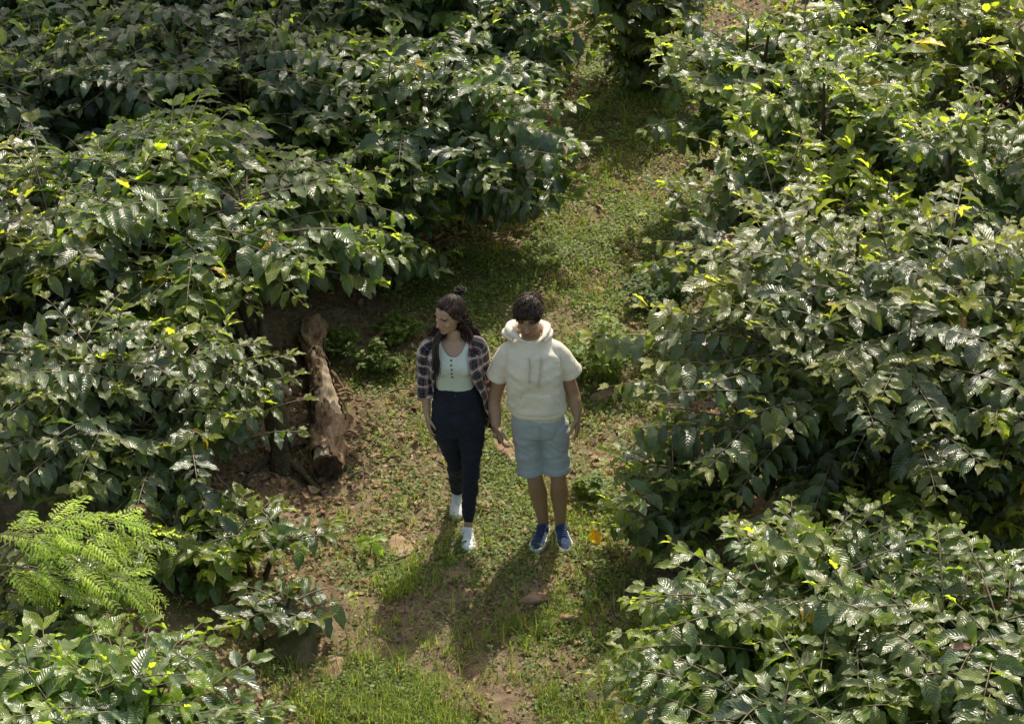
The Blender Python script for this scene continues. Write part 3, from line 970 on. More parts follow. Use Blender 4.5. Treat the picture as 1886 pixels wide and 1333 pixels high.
def plaid_material():
    m, nt, n, l = new_mat('plaid_flannel')
    out = n.new('ShaderNodeOutputMaterial')
    uvn = N(n, 'ShaderNodeUVMap', uv_map='UVMap')
    sep = n.new('ShaderNodeSeparateXYZ'); l.new(uvn.outputs[0], sep.inputs[0])

    def band(c, period, off, half):
        f = math_node(n, l, 'FRACT', math_node(n, l, 'MULTIPLY_ADD', c, 1 / period, off))
        return math_node(n, l, 'LESS_THAN', math_node(n, l, 'ABSOLUTE', math_node(n, l, 'SUBTRACT', f, .5)), half)
    u, v = sep.outputs[0], sep.outputs[1]
    PER = .082
    tcn = n.new('ShaderNodeTexCoord'); wn_ = n.new('ShaderNodeTexNoise'); wn_.inputs['Scale'].default_value = 14; l.new(tcn.outputs['Object'], wn_.inputs['Vector'])
    wob = math_node(n, l, 'MULTIPLY_ADD', wn_.outputs[0], .030, -.015)
    u = math_node(n, l, 'ADD', u, wob); v = math_node(n, l, 'SUBTRACT', v, wob)
    du, dv = band(u, PER, 0, .27), band(v, PER, 0, .27)
    dark = math_node(n, l, 'MULTIPLY', math_node(n, l, 'ADD', du, dv), .5)
    cr = n.new('ShaderNodeValToRGB'); cr.color_ramp.interpolation = 'CONSTANT'
    e = cr.color_ramp.elements
    e[0].position, e[0].color = 0, (.34, .22, .22, 1)
    e[1].position, e[1].color = .75, (.012, .014, .022, 1)
    x = e.new(.25); x.color = (.055, .042, .050, 1)
    l.new(dark, cr.inputs[0])
    wu, wv = band(u, PER, .5, .04), band(v, PER, .5, .055)
    rd = math_node(n, l, 'MAXIMUM', band(u, PER, .32, .03), band(v, PER, .32, .03))
    fw = math_node(n, l, 'MAXIMUM', band(u, PER, .0, .02), band(v, PER, .0, .02))
    col = mixc(n, l, math_node(n, l, 'MULTIPLY', rd, .5), cr.outputs[0], (.30, .10, .10, 1))
    col = mixc(n, l, math_node(n, l, 'MULTIPLY', fw, .22), col, (.4, .38, .42, 1))
    col = mixc(n, l, math_node(n, l, 'MULTIPLY', wv, .8), col, (.60, .52, .52, 1))
    col = mixc(n, l, math_node(n, l, 'MULTIPLY', wu, .5), col, (.52, .46, .48, 1))
    col = mixc(n, l, 1.0, col, math_node(n, l, 'MULTIPLY_ADD', wn_.outputs[0], .9, .55), 'MULTIPLY')
    pb = n.new('ShaderNodeBsdfPrincipled'); l.new(col, pb.inputs['Base Color'])
    pb.inputs['Roughness'].default_value = .9; pb.inputs['Sheen Weight'].default_value = .2; pb.inputs['Specular IOR Level'].default_value = .2
    l.new(pb.outputs[0], out.inputs[0])
    return m


M['skin_her'] = skin_material('skin_light_brown', None)
M['skin_him'] = skin_material('skin_brown', None)
M['hoodie'] = cloth_material('cream_jersey', (.82, .755, .625), (.87, .81, .69), scale=14, trans=.10)
M['shorts'] = cloth_material('faded_blue_cotton', (.32, .36, .39), (.42, .46, .485), scale=22, bump=.5)
M['jeans'] = cloth_material('dark_navy_denim', (.008, .010, .018), (.026, .031, .048), scale=18, bump=.5, sheen=.05)
M['tank'] = cloth_material('mint_rib_jersey', (.55, .62, .55), (.64, .69, .62), scale=12, bump=.2)
M['plaid'] = plaid_material()
M['hair_her'] = hair_material('dark_brown_hair', (.009, .006, .005), (.066, .038, .028))
M['hair_him'] = hair_material('brown_black_hair', (.010, .007, .005), (.085, .052, .035))
M['white_shoe'] = cloth_material('white_leather', (.74, .76, .78), (.82, .83, .84), scale=20, rough=.5, bump=.1, sheen=0)
M['navy_canvas'] = cloth_material('navy_canvas', (.018, .035, .11), (.04, .065, .17), scale=25, bump=.4)
M['white_rubber'] = cloth_material('white_rubber', (.66, .65, .58), (.76, .75, .70), scale=15, rough=.55, bump=.1, sheen=0)
M['button'] = cloth_material('dark_button', (.04, .04, .04), (.09, .09, .085), scale=30, rough=.35, bump=0, sheen=0)
M['cord'] = cloth_material('cream_cord', (.50, .46, .36), (.60, .56, .45), scale=60)


def shoe(parent, heel, toe, ank, upper, sole_mat, lace_mat, origin, k=1.0, toe_lift=0.0, name='shoe'):
    """heel and toe: ground points under the sole's ends"""
    heel = np.array(heel, float); toe = np.array(toe, float)
    d = toe - heel; L = np.linalg.norm(d); d /= L
    x = np.cross(d, UPZ); x /= np.linalg.norm(x); up = np.cross(x, d)
    secs = ((0, .026, .056, .055), (.06, .033, .066, .072), (.18, .037, .070, .088), (.30, .037, .074, .090), (.42, .038, .072, .078), (.55, .043, .066, .060), (.68, .047, .055, .048), (.80, .046, .047, .040), (.90, .038, .041, .033), (.97, .024, .033, .026), (1.0, .010, .026, .02))
    S = Shape(); rows = []
    a = np.linspace(0, 2 * PI, 22, endpoint=False)
    for t, hw, h, _ in secs:
        ca, sa = np.cos(a), np.sin(a)
        yy = np.where(sa > 0, .014 + (h - .014) * np.abs(sa) ** .8, .014)
        xx = np.sign(ca) * np.abs(ca) ** .75 * hw * np.where(sa > 0, 1 - .30 * np.abs(sa) ** 2, 1)
        c = heel + d * L * t
        rows.append(c + x[None] * (xx * k)[:, None] + up[None] * (yy * k)[:, None])
    S.rings(np.array(rows))
    # collar rising round the ankle
    A = np.array(ank, float)
    c0 = heel + d * L * .22 + up * .058 * k
    ax = (A - c0); ax /= np.linalg.norm(ax)
    S.limb([c0 - ax * .02, c0, c0 + ax * .008], np.array([.041, .040, .038]) * k, n=16, flat_end=True)
    sh = link(name, S.fuse(name, upper, voxel=.005, smooth=4, origin=origin), parent)
    T = Shape(); rows = []
    for hgt, gr in ((0.0, 1.04), (.006, 1.10), (.026, 1.11), (.031, 1.03)):
        pts = []
        for t, hw, h, _ in secs: pts.append(heel + d * L * (t - .5) * 1.02 + d * L * .5 + x * hw * gr * k + up * hgt * k)
        for t, hw, h, _ in secs[::-1]: pts.append(heel + d * L * (t - .5) * 1.02 + d * L * .5 - x * hw * gr * k + up * hgt * k)
        rows.append(pts)
    T.rings(np.array(rows))
    link('sole', T.raw('sole', sole_mat, origin), sh)
    W = Tubes()
    for t, h in ((.42, .074), (.48, .071), (.54, .068), (.60, .063)):
        c = heel + d * L * t + up * (h + .003) * k - np.array(origin)
        W.add([c - x * .022 * k - up * .010 * k, c + d * .003, c + x * .022 * k - up * .010 * k], .0032, n=5)
        W.add([c - x * .020 * k - up * .008 * k + d * .014, c, c + x * .020 * k - up * .008 * k - d * .010], .0028, n=5)
    top = heel + d * L * .40 + up * .078 * k - np.array(origin)
    for s in (-1, 1):
        W.add(bez(top, top + x * s * .02 + up * .018, top + x * s * .034 + d * .012 - up * .004, 6), .0028, n=5)
    link('laces', W.mesh('laces', lace_mat), sh)
    return sh


def face_colors(me, origin, c, R, base, k=1.0, male=False, lip=(.36, .13, .11)):
    v = get_v(me) + np.array(origin)
    nn = normals(me)
    p = (v - c) @ R / k
    col = np.tile(np.array(base, float), (len(v), 1))
    x, y, z = p[:, 0], p[:, 1], p[:, 2]
    near = (np.abs(x) < .1) & (y > -.14) & (y < .12) & (np.abs(z) < .13)
    front = near & (y < -.045)

    def blend(mask, c2):
        nonlocal col
        col = col * (1 - mask[:, None]) + np.array(c2)[None] * mask[:, None]
    if male:
        st = front * sstep(-.040, -.058, z) * .55
        blend(st, np.array(base) * .42)
    blend(front * np.exp(-((np.abs(x) - .042) / .02) ** 2 - ((z + .03) / .02) ** 2) * .35, np.array(base) * [1.12, .80, .76])
    blend(front * np.clip(1.3 * np.exp(-(x / .021) ** 4 - ((z + .0655) / .0085) ** 2), 0, 1) * .9, lip)
    br = front * np.clip(1.5 * np.exp(-((np.abs(x) - .034) / .019) ** 4 - ((z - .027 + .25 * (np.abs(x) - .034)) / (.0065 if male else .0048)) ** 2), 0, 1)
    blend(br, (.018, .012, .01))
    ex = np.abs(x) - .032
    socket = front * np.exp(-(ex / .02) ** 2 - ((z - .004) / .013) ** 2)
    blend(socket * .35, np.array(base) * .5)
    blend(front * np.clip(1.4 * np.exp(-(ex / .0135) ** 4 - ((z - .003) / .0048) ** 2), 0, 1) * .85, (.50, .44, .40))
    blend(front * np.clip(1.5 * np.exp(-(ex / .0062) ** 2 - ((z - .003) / .006) ** 2), 0, 1), (.012, .008, .006))
    blend(front * np.clip(1.4 * np.exp(-(ex / .016) ** 4 - ((z - .0085) / .0028) ** 2), 0, 1), (.015, .01, .01))
    set_col(me, col)
    # eye sockets
    v2 = v + (R[:, 1] * .008 * k)[None] * (front * np.exp(-(ex / .017) ** 2 - ((z - .004) / .011) ** 2))[:, None]
    set_v(me, v2 - np.array(origin))


def strands(T, roots, guide, rng, r0=.006, n=8, jit=.012):
    pass
from mathutils.bvhtree import BVHTree


def join_meshes(name, meshes, mat):
    bm = bmesh.new()
    for me in meshes: bm.from_mesh(me)
    out = bpy.data.meshes.new(name); bm.to_mesh(out); bm.free()
    out.polygons.foreach_set('use_smooth', np.ones(len(out.polygons), bool))
    out.materials.clear(); out.materials.append(mat)
    return out


def bvh_of(me):
    v = get_v(me)
    return BVHTree.FromPolygons([Vector(p) for p in v], [tuple(p.vertices) for p in me.polygons])


def on_front(bvh, x, z, off):
    h = bvh.ray_cast(Vector((x, -3, z)), Vector((0, 1, 0)))
    if h[0] is None: return None
    nrm = h[1]
    if nrm.y > 0: nrm = -nrm
    return np.array(h[0] + nrm * off)


# ================================================================== the man
ym = float(P(1015, 985)[1])
OM = np.array([.25, ym, float(gz(.25, ym))])
GM = OM[2]
skin_m = np.array([.33, .20, .125])


def mq(px, py, dy=0.0): return Q(px, py, ym + dy)


TM = [(.160, ym, .74, .13, .10), (.158, ym, .84, .158, .108), (.148, ym, .95, .150, .102), (.135, ym - .005, 1.08, .152, .105), (.122, ym - .015, 1.22, .165, .115),
      (.118, ym - .015, 1.31, .160, .105), (.116, ym - .01, 1.375, .110, .082), (.112, ym - .01, 1.41, .07, .065)]
hcM = mq(973, 580, -.055)
RM = head_frame((-.10, -.87, -.27), roll=.03)
B = Shape()
torso(B, TM, infl=-.022)
B.limb([(.113, ym, 1.37), (.110, ym - .02, 1.44), hcM + np.array([0, .03, -.05])], [.062, .057, .055], n=16)
head(B, hcM, RM, 1.0, True)
arm_m = {}
for s, sh, el, wr, dh in (('r', mq(937, 646), mq(911, 733, .03), mq(914, 783, -.05), mq(926, 824, -.10)), ('l', mq(1023, 641), mq(1055, 722, .03), mq(1063, 766, -.03), mq(1064, 806, -.07))):
    B.limb([sh, sh * .5 + el * .5 + np.array([0, .01, 0]), el, el * .6 + wr * .4, wr], [.046, .046, .040, .041, .027], n=16)
    d = dh - wr
    inward = 1 if s == 'r' else -1
    # thumb side points forward and in, palm turned towards the thigh
    hand(B, wr, d, np.array([.25 * inward, -.9, .1]), 1.0, curl=.62 if s == 'r' else .85, thumb=-inward)
    arm_m[s] = (sh, el, wr)
legs_m = {}
for s, hip, kn, an in (('r', mq(969, 786), mq(986, 884, -.035), np.array([.192, ym + .045, GM + .095])), ('l', mq(1020, 786), mq(1029, 886, -.02), np.array([.300, ym + .045, GM + .095]))):
    B.limb([hip, hip * .5 + kn * .5 + np.array([0, -.01, 0]), kn, kn * .68 + an * .32 + np.array([0, .022, 0]), kn * .35 + an * .65 + np.array([0, .012, 0]), an, an - np.array([0, 0, .05])], [.062, .055, .049, .058, .046, .036, .036], n=18)
    legs_m[s] = (hip, kn, an)
body = B.fuse('person', M['skin_him'], voxel=.0055, smooth=3, origin=OM)
face_colors(body, OM, hcM, RM, skin_m, male=True, lip=(.20, .085, .07))
man = link('person', body, label='man in cream short sleeved hoodie and blue shorts, head bowed, walking on the right', cat='person', loc=OM)

# hoodie
H = Shape()
HM = [(.160, ym, .862, .150, .108), (.160, ym, .885, .158, .116), (.160, ym, .90, .160, .118), (.159, ym, .915, .176, .134), (.150, ym, 1.0, .172, .130), (.137, ym - .005, 1.10, .168, .128), (.124, ym - .012, 1.22, .172, .134),
      (.120, ym - .012, 1.31, .152, .118), (.118, ym - .01, 1.375, .112, .090), (.113, ym - .008, 1.415, .085, .078)]
torso(H, HM, sub=5, n=34)
for s, ex in (('r', mq(914, 694, .02)), ('l', mq(1053, 688, .02))):
    sh, el, wr = arm_m[s]
    ins = sh + (np.array([.118, ym, 1.355]) - sh) * .40
    dv = (ex - sh) / np.linalg.norm(ex - sh)
    H.limb([ins, sh + np.array([0, 0, -.010]), sh * .5 + ex * .5 + np.array([.006 if s == 'l' else -.006, 0, 0]), ex], [.054, .057, .060, .0635], n=20, flat_end=True)
    H.limb([ex - dv * .030, ex - dv * .002], [.0665, .0668], n=20, ends=False)
hm = H.fuse('hoodie', M['hoodie'], voxel=.006, smooth=3)


def hem_mask(v): return np.clip((v[:, 2] - .90) * 12, .15, 1) * np.where(np.abs(v[:, 0] - .13) > .155, .35, 1)


wrinkle(hm, .024, 2.6, 8, 5, (1, 0, .45), hem_mask)
wrinkle(hm, .018, 3.0, 9, 15, (.5, 0, 1), hem_mask)
wrinkle(hm, .012, 8, 20, 25, (1, 0, -.5), hem_mask)
hb = bvh_of(hm)
set_v(hm, get_v(hm) - OM)
hoodie = link('hoodie', hm, man)
K = Shape()
hood_pts = [mq(979, 632, -.155), mq(957, 625, -.13), mq(942, 611, -.06), mq(940, 602, .02), mq(957, 598, .095), mq(980, 597, .105), mq(1000, 599, .07), mq(1007, 606, 0), mq(1001, 620, -.09), mq(988, 631, -.15)]
K.limb(hood_pts, [.010, .015, .025, .030, .034, .034, .030, .024, .014, .009], n=18)
K.limb([mq(944, 628, -.09), mq(934, 616, -.02), mq(936, 612, .06), mq(955, 610, .13), mq(978, 611, .15), mq(1004, 611, .09), mq(1012, 616, .0), mq(1003, 628, -.09)], [.010, .022, .032, .044, .046, .036, .022, .010], n=16)
km = K.fuse('hood', M['hoodie'], voxel=.006, smooth=4)
wrinkle(km, .016, 9, 14, 33)
set_v(km, get_v(km) - OM)
link('hood', km, hoodie)
# kangaroo pocket, laid on the cloth
gridw, gridh = 22, 14
V = np.zeros((gridh, gridw, 3)); okp = True
for i in range(gridh):
    t = i / (gridh - 1)
    hwp = .135 - .055 * max(0, (t - .22) / .78) ** .9
    for j in range(gridw):
        x = .153 + hwp * (2 * j / (gridw - 1) - 1); z = .935 + .155 * t
        e = .006 if (0 < i < gridh - 1 and 0 < j < gridw - 1) else .0
        p = on_front(hb, x, z, e + .001)
        V[i, j] = p if p is not None else V[i, j - 1]
ii = (np.arange(gridh - 1)[:, None] * gridw + np.arange(gridw - 1)[None, :])
pf = np.stack([ii, ii + 1, ii + gridw + 1, ii + gridw], axis=2).reshape(-1, 4)
link('pocket', mesh_np('pocket', V.reshape(-1, 3) - OM, pf, mat=M['hoodie']), hoodie)
for (x0, z0), (x1, z1) in (((mq(974, 632, -.15)[0], 1.345), (mq(976, 677, -.14)[0], 1.200)), ((mq(996, 632, -.15)[0], 1.345), (mq(993, 686, -.14)[0], 1.165))):
    pts = []
    for t in np.linspace(0, 1, 12):
        x = x0 + (x1 - x0) * t + .004 * math.sin(5 * t); z = z0 + (z1 - z0) * t
        p = on_front(hb, x, z, .010)
        if p is not None: pts.append(p)
    pts = np.array(pts); pts[:2, 1] -= .012
    T = Tubes(); T.add(pts - OM, .0052, n=6)
    e = pts[-1] - OM
    T.add([e + [0, 0, .006], e - [0, 0, .004], e - [0, 0, .016]], [.006, .0095, .005], n=6)
    link('drawstring', T.mesh('drawstring', M['cord']), hoodie)

# shorts
S = Shape()
torso(S, [(.158, ym + .004, .76, .150, .112), (.158, ym + .004, .83, .166, .122), (.158, ym, .92, .150, .108)], n=30)
for s, hx in (('r', mq(979, 868, -.01)), ('l', mq(1026, 866, -.005))):
    hip, kn, an = legs_m[s]
    d = (hx - hip) / np.linalg.norm(hx - hip)
    S.limb([hip + np.array([0, 0, .02]), hip * .5 + hx * .5, hx], [.092, .086, .083], n=22, flat_end=True)
    S.limb([hx - d * .040, hx - d * .006], [.0905, .0915], n=22, ends=False)
smh = S.fuse('shorts', M['shorts'], voxel=.0065, smooth=3)
smask = lambda v: np.clip((v[:, 2] - .50) * 10, .15, 1)
wrinkle(smh, .013, 3, 20, 8, (1, 0, .15), smask)
wrinkle(smh, .011, 7, 30, 28, (.8, 0, -.5), smask)
# open the leg ends so the legs come out of a dark hollow, not a flat cap
set_v(smh, get_v(smh) - OM)
shorts = link('shorts', smh, man)
sb = bvh_of(smh)
T = Tubes(); pts = []
for t in np.linspace(0, 1, 9):
    p = on_front(sb, .160 - OM[0] + .004 * math.sin(3 * t), .865 - OM[2] - .10 * t, .0025)
    if p is not None: pts.append(p)
if len(pts) > 3:
    T.add(pts, .0028, n=5); link('fly_seam', T.mesh('fly_seam', M['shorts']), shorts)
for s, hl, to in (('r', (.205, ym + .075), (.140, ym - .205)), ('l', (.297, ym + .075), (.335, ym - .205))):
    z0 = max(float(gz(*hl)), float(gz(*to))) - .002
    shoe(man, (hl[0], hl[1], z0), (to[0], to[1], z0), legs_m[s][2], M['navy_canvas'], M['white_rubber'], M['navy_canvas'], OM)

# his hair: cap and short tufts falling forward
C = Shape()


def LM(x, y, z): return RM @ np.array([x, y, z]) + hcM


C.ball(LM(0, .013, .040), (.0765, .099, .083), n=20, rot=RM)
C.ball(LM(0, .040, .0), (.0745, .066, .072), n=18, rot=RM)
cm = C.fuse('hair', M['hair_him'], voxel=.006, smooth=3)
T = Tubes(); rng = np.random.default_rng(4)
cv = get_v(cm); cn = normals(cm)
for i in rng.integers(0, len(cv), 3600):
    p = (cv[i] - hcM) @ RM; nl = cn[i] @ RM
    if p[2] < -.045 or (p[1] < -.045 and p[2] < .075) or (p[1] < -.015 and p[2] < .02): continue
    flow = np.array([.30 * rng.normal() - .25, -.9, -.15]) if p[1] < .045 else np.array([.3 * rng.normal(), .1, -.9])
    flow = flow - nl * (flow @ nl)
    ln = rng.uniform(.022, .046)
    q = p + (nl * rng.uniform(.03, .28) + flow) * ln; r_ = q + (flow - nl * .45) * ln * .6
    T.add([LM(*p), LM(*q), LM(*r_)], [.0024, .0022, .0005], n=4)
for i in range(200):          # fringe
    x = rng.uniform(-.062, .062)
    p = np.array([x, -.064 + abs(x) * .35 + rng.normal(0, .006), .098 - abs(x) * .3 + rng.normal(0, .005)]); q = p + [rng.normal(0, .005) - .005, -.028, -.014]; r_ = q + [rng.normal(0, .006) - .007, -.004, -.020 - rng.uniform(0, .012)]
    T.add([LM(*p), LM(*q), LM(*r_)], [.004, .0034, .001], n=4)
for i in rng.integers(0, len(cv), 260):      # flyaways
    p = (cv[i] - hcM) @ RM; nl = cn[i] @ RM
    if p[2] < .03: continue
    d = nl + rng.normal(0, .5, 3)
    T.add([LM(*p), LM(*(p + d * .012)), LM(*(p + d * .020 + [0, -.006, 0]))], [.0014, .0011, .0004], n=3, cap=False)
tm = T.mesh('tufts', None, True)
hj = join_meshes('hair', [cm, tm], M['hair_him'])
set_v(hj, get_v(hj) - OM)
link('hair', hj, man)

# ================================================================== the woman
yw = float(P(860, 978)[1])
OW = np.array([-.31, yw, float(gz(-.31, yw))])
GW = OW[2]
skin_w = np.array([.41, .26, .18])


def wq(px, py, dy=0.0): return Q(px, py, yw + dy)


TW = [(-.326, yw + .005, .76, .13, .105), (-.326, yw + .005, .86, .150, .108), (-.335, yw, .97, .132, .092), (-.340, yw - .003, 1.06, .112, .082), (-.345, yw - .012, 1.15, .118, .090), (-.348, yw - .020, 1.235, .132, .108),
      (-.350, yw - .008, 1.30, .140, .088), (-.350, yw, 1.345, .115, .070), (-.349, yw, 1.38, .06, .052)]
hcW = wq(829, 578, -.025)
RW = head_frame((-.72, -.66, -.20), roll=-.05)
B = Shape()
torso(B, TW, infl=-.006)
for s in (-1, 1): B.ball((-.347 + .056 * s, yw - .085, 1.215), (.044, .034, .042))
B.limb([(-.349, yw, 1.34), (-.348, yw - .005, 1.40), hcW + RW @ np.array([0, .028, -.06])], [.050, .044, .044], n=16)
head(B, hcW, RW, .94)
arm_w = {}
for s, sh, el, wr, dh in (('r', wq(791, 638), wq(782, 702, .04), wq(787, 764, -.02), wq(793, 806, -.05)), ('l', wq(880, 637), wq(892, 700, .12), wq(906, 756, .16), wq(912, 790, .15))):
    B.limb([sh, sh * .5 + el * .5, el, el * .6 + wr * .4, wr], [.045, .038, .031, .032, .021], n=14)
    inward = 1 if s == 'r' else -1
    hand(B, wr, dh - wr, np.array([.3 * inward, -.9, .1]), .86, curl=.55, thumb=-inward)
    arm_w[s] = (sh, el, wr)
legs_w = {}
kF, aF = wq(868, 857, -.075), np.array([-.270, yw - .045, GW + .095])
kB, aB = wq(838, 853, .06), np.array([-.343, yw + .305, GW + .10])
hR, hL = np.array([-.405, yw, .80]), np.array([-.252, yw, .80])
for s, hip, kn, an in (('l', hL, kF, aF), ('r', hR, kB, aB)):
    B.limb([hip, hip * .5 + kn * .5, kn, kn * .65 + an * .35 + np.array([0, .015, 0]), an, an - np.array([0, 0, .045])], [.062, .054, .040, .042, .029, .031], n=16)
    legs_w[s] = (hip, kn, an)
body = B.fuse('person', M['skin_her'], voxel=.0055, smooth=3, origin=OW)
face_colors(body, OW, hcW, RW, skin_w, k=.94, lip=(.40, .14, .13))
woman = link('person', body, label='woman in open plaid shirt, mint top and dark jeans, looking aside, walking on the left', cat='person', loc=OW)

# tank top
S = Shape()
torso(S, [(a, b, c, d + .007, e + .007) for a, b, c, d, e in TW], sub=5)
for s in (-1, 1): S.ball((-.347 + .055 * s, yw - .078, 1.218), (.060, .052, .058))
tm = S.fuse('tank_top', M['tank'], voxel=.006, smooth=5)
bm = bmesh.new(); bm.from_mesh(tm)
kill = []
zb = float(wq(835, 660, -.11)[2])
for f in bm.faces:
    c = f.calc_center_median()
    xx = abs(c.x + .349)
    if c.z > 1.375 or c.z < 1.045: kill.append(f)
    elif c.y < yw + .01 and xx < .105 and c.z > zb + (xx / .092) ** 2.2 * .11: kill.append(f)
    elif c.y >= yw + .01 and c.z > 1.30: kill.append(f)
    elif xx > .125 and c.z > 1.24: kill.append(f)
bmesh.ops.delete(bm, geom=kill, context='FACES')
for it in range(10):          # smooth the cut edges into clean hems
    new = {}
    for v in bm.verts:
        nb = [e.other_vert(v).co for e in v.link_edges if e.is_boundary]
        if len(nb) == 2: new[v] = (v.co + nb[0] + nb[1]) / 3
    for v, q in new.items(): v.co = q
bm.to_mesh(tm); bm.free()
wrinkle(tm, .012, 4, 9, 41, (.3, 0, 1))
tb_ = bvh_of(tm)
set_v(tm, get_v(tm) - OW)
tank = link('tank_top', tm, woman)
for i, (bx, by) in enumerate(((831, 663), (831, 670), (832, 677), (832, 685), (833, 693))):
    p0 = wq(bx, by, -.105)
    p = on_front(tb_, p0[0], p0[2], .003)
    if p is None: continue
    s = Shape(); s.ball((0, 0, 0), (.0062, .0035, .0062), n=10)
    link('button', s.raw('button', M['button'], -(p - OW)), tank)

# jeans
S = Shape()
torso(S, [(-.326, yw + .008, .74, .130, .108), (-.326, yw + .008, .82, .158, .122), (-.327, yw + .006, .88, .155, .118), (-.334, yw + .002, .97, .138, .102), (-.339, yw - .002, 1.045, .122, .093), (-.340, yw - .002, 1.062, .121, .092)], n=30)
for s, end in (('l', .03), ('r', .0)):
    hip, kn, an = legs_w[s]
    an2 = an + (kn - an) / np.linalg.norm(kn - an) * end
    S.limb([hip + np.array([0, 0, .01]), hip * .5 + kn * .5, kn, kn * .65 + an2 * .35 + np.array([0, .012, 0]), an2], [.092, .075, .053, .051, .036], n=20)
jm = S.fuse('jeans', M['jeans'], voxel=.0065, smooth=3)
wrinkle(jm, .012, 5, 26, 51, (1, 0, .3))
wrinkle(jm, .010, 8, 34, 57, (1, 0, -.6))
jb = bvh_of(jm)
set_v(jm, get_v(jm) - OW)
jeans = link('jeans', jm, woman)
p = on_front(jb, -.340, 1.035, .003)
if p is not None:
    s = Shape(); s.ball((0, 0, 0), (.007, .004, .007), n=10); link('button', s.raw('button', M['button'], -(p - OW)), jeans)
zt = float(gz(-.265, yw - .1))
shoe(woman, (-.278, yw - .015, zt), (-.262, yw - .262, zt), legs_w['l'][2], M['white_shoe'], M['white_rubber'], M['white_shoe'], OW, k=.9)
zt = float(gz(-.34, yw + .2))
shoe(woman, (-.342, yw + .345, zt + .035), (-.347, yw + .112, zt), legs_w['r'][2], M['white_shoe'], M['white_rubber'], M['white_shoe'], OW, k=.9)

# open plaid shirt
SV = []; SF = []; SU = []; so = 0


def grid_add(Vg, Ug, closed=False):
    global so
    m, n, _ = Vg.shape
    i = np.arange(m - 1)[:, None] * n; j = np.arange(n if closed else n - 1)[None, :]; j2 = (j + 1) % n
    SF.append(np.stack([i + j, i + j2, i + n + j2, i + n + j], axis=2).reshape(-1, 4) + so)
    SV.append(Vg.reshape(-1, 3)); SU.append(Ug.reshape(-1, 2)); so += m * n


# z, cx, cy, half width on her right / left side, depth, opening angles
LV = [(1.405, -.348, yw + .012, .055, .055, .052, -62, 62), (1.392, -.349, yw + .010, .085, .085, .060, -58, 56), (1.365, -.350, yw + .006, .122, .122, .076, -52, 46), (1.328, -.350, yw, .150, .150, .098, -48, 34), (1.28, -.349, yw - .005, .160, .160, .124, -46, 31),
      (1.20, -.347, yw - .008, .158, .164, .136, -48, 34), (1.12, -.343, yw - .004, .150, .168, .128, -54, 44), (1.04, -.338, yw, .148, .176, .126, -66, 54), (.96, -.332, yw + .006, .150, .195, .138, -84, 58), (.87, -.328, yw + .012, .150, .225, .146, -100, 60), (.76, -.326, yw + .018, .145, .258, .150, -112, 56), (.665, -.325, yw + .020, .140, .280, .152, -122, 62)]
L_ = np.array(LV, float)
t = np.linspace(0, len(L_) - 1, 56)
L_ = np.stack([catmull(L_[:, k], t) for k in range(8)], axis=1)
rows = []; urows = []
for z, cx, cy, hr, hl, hd, ar, al in L_:
    a = np.radians(np.linspace(al, 360 + ar, 72))
    sx = np.sin(a); sy = -np.cos(a)
    hw = np.where(sx > 0, hl, hr)
    x = cx + np.sign(sx) * np.abs(sx) ** .9 * hw; y = cy + np.sign(sy) * np.abs(sy) ** .9 * hd
    pts = np.stack([x, y, np.full(72, z)], axis=1)
    rows.append(pts)
    u = np.concatenate([[0], np.cumsum(np.linalg.norm(np.diff(pts, axis=0), axis=1))]) if z < 1.3 else urows[-1][:, 0] if urows else None
    urows.append(np.stack([u if u is not None else np.linspace(0, .75, 72), np.full(72, z * 1.0)], axis=1))
uref = [r for r, (z, *_) in zip(urows, L_) if z < 1.3][0][:, 0]
vv = np.concatenate([[0], np.cumsum(np.median(np.linalg.norm(np.diff(np.array(rows), axis=0), axis=2), axis=1))])
for r, q in zip(urows, vv): r[:, 0] = uref; r[:, 1] = q
grid_add(np.array(rows), np.array(urows))
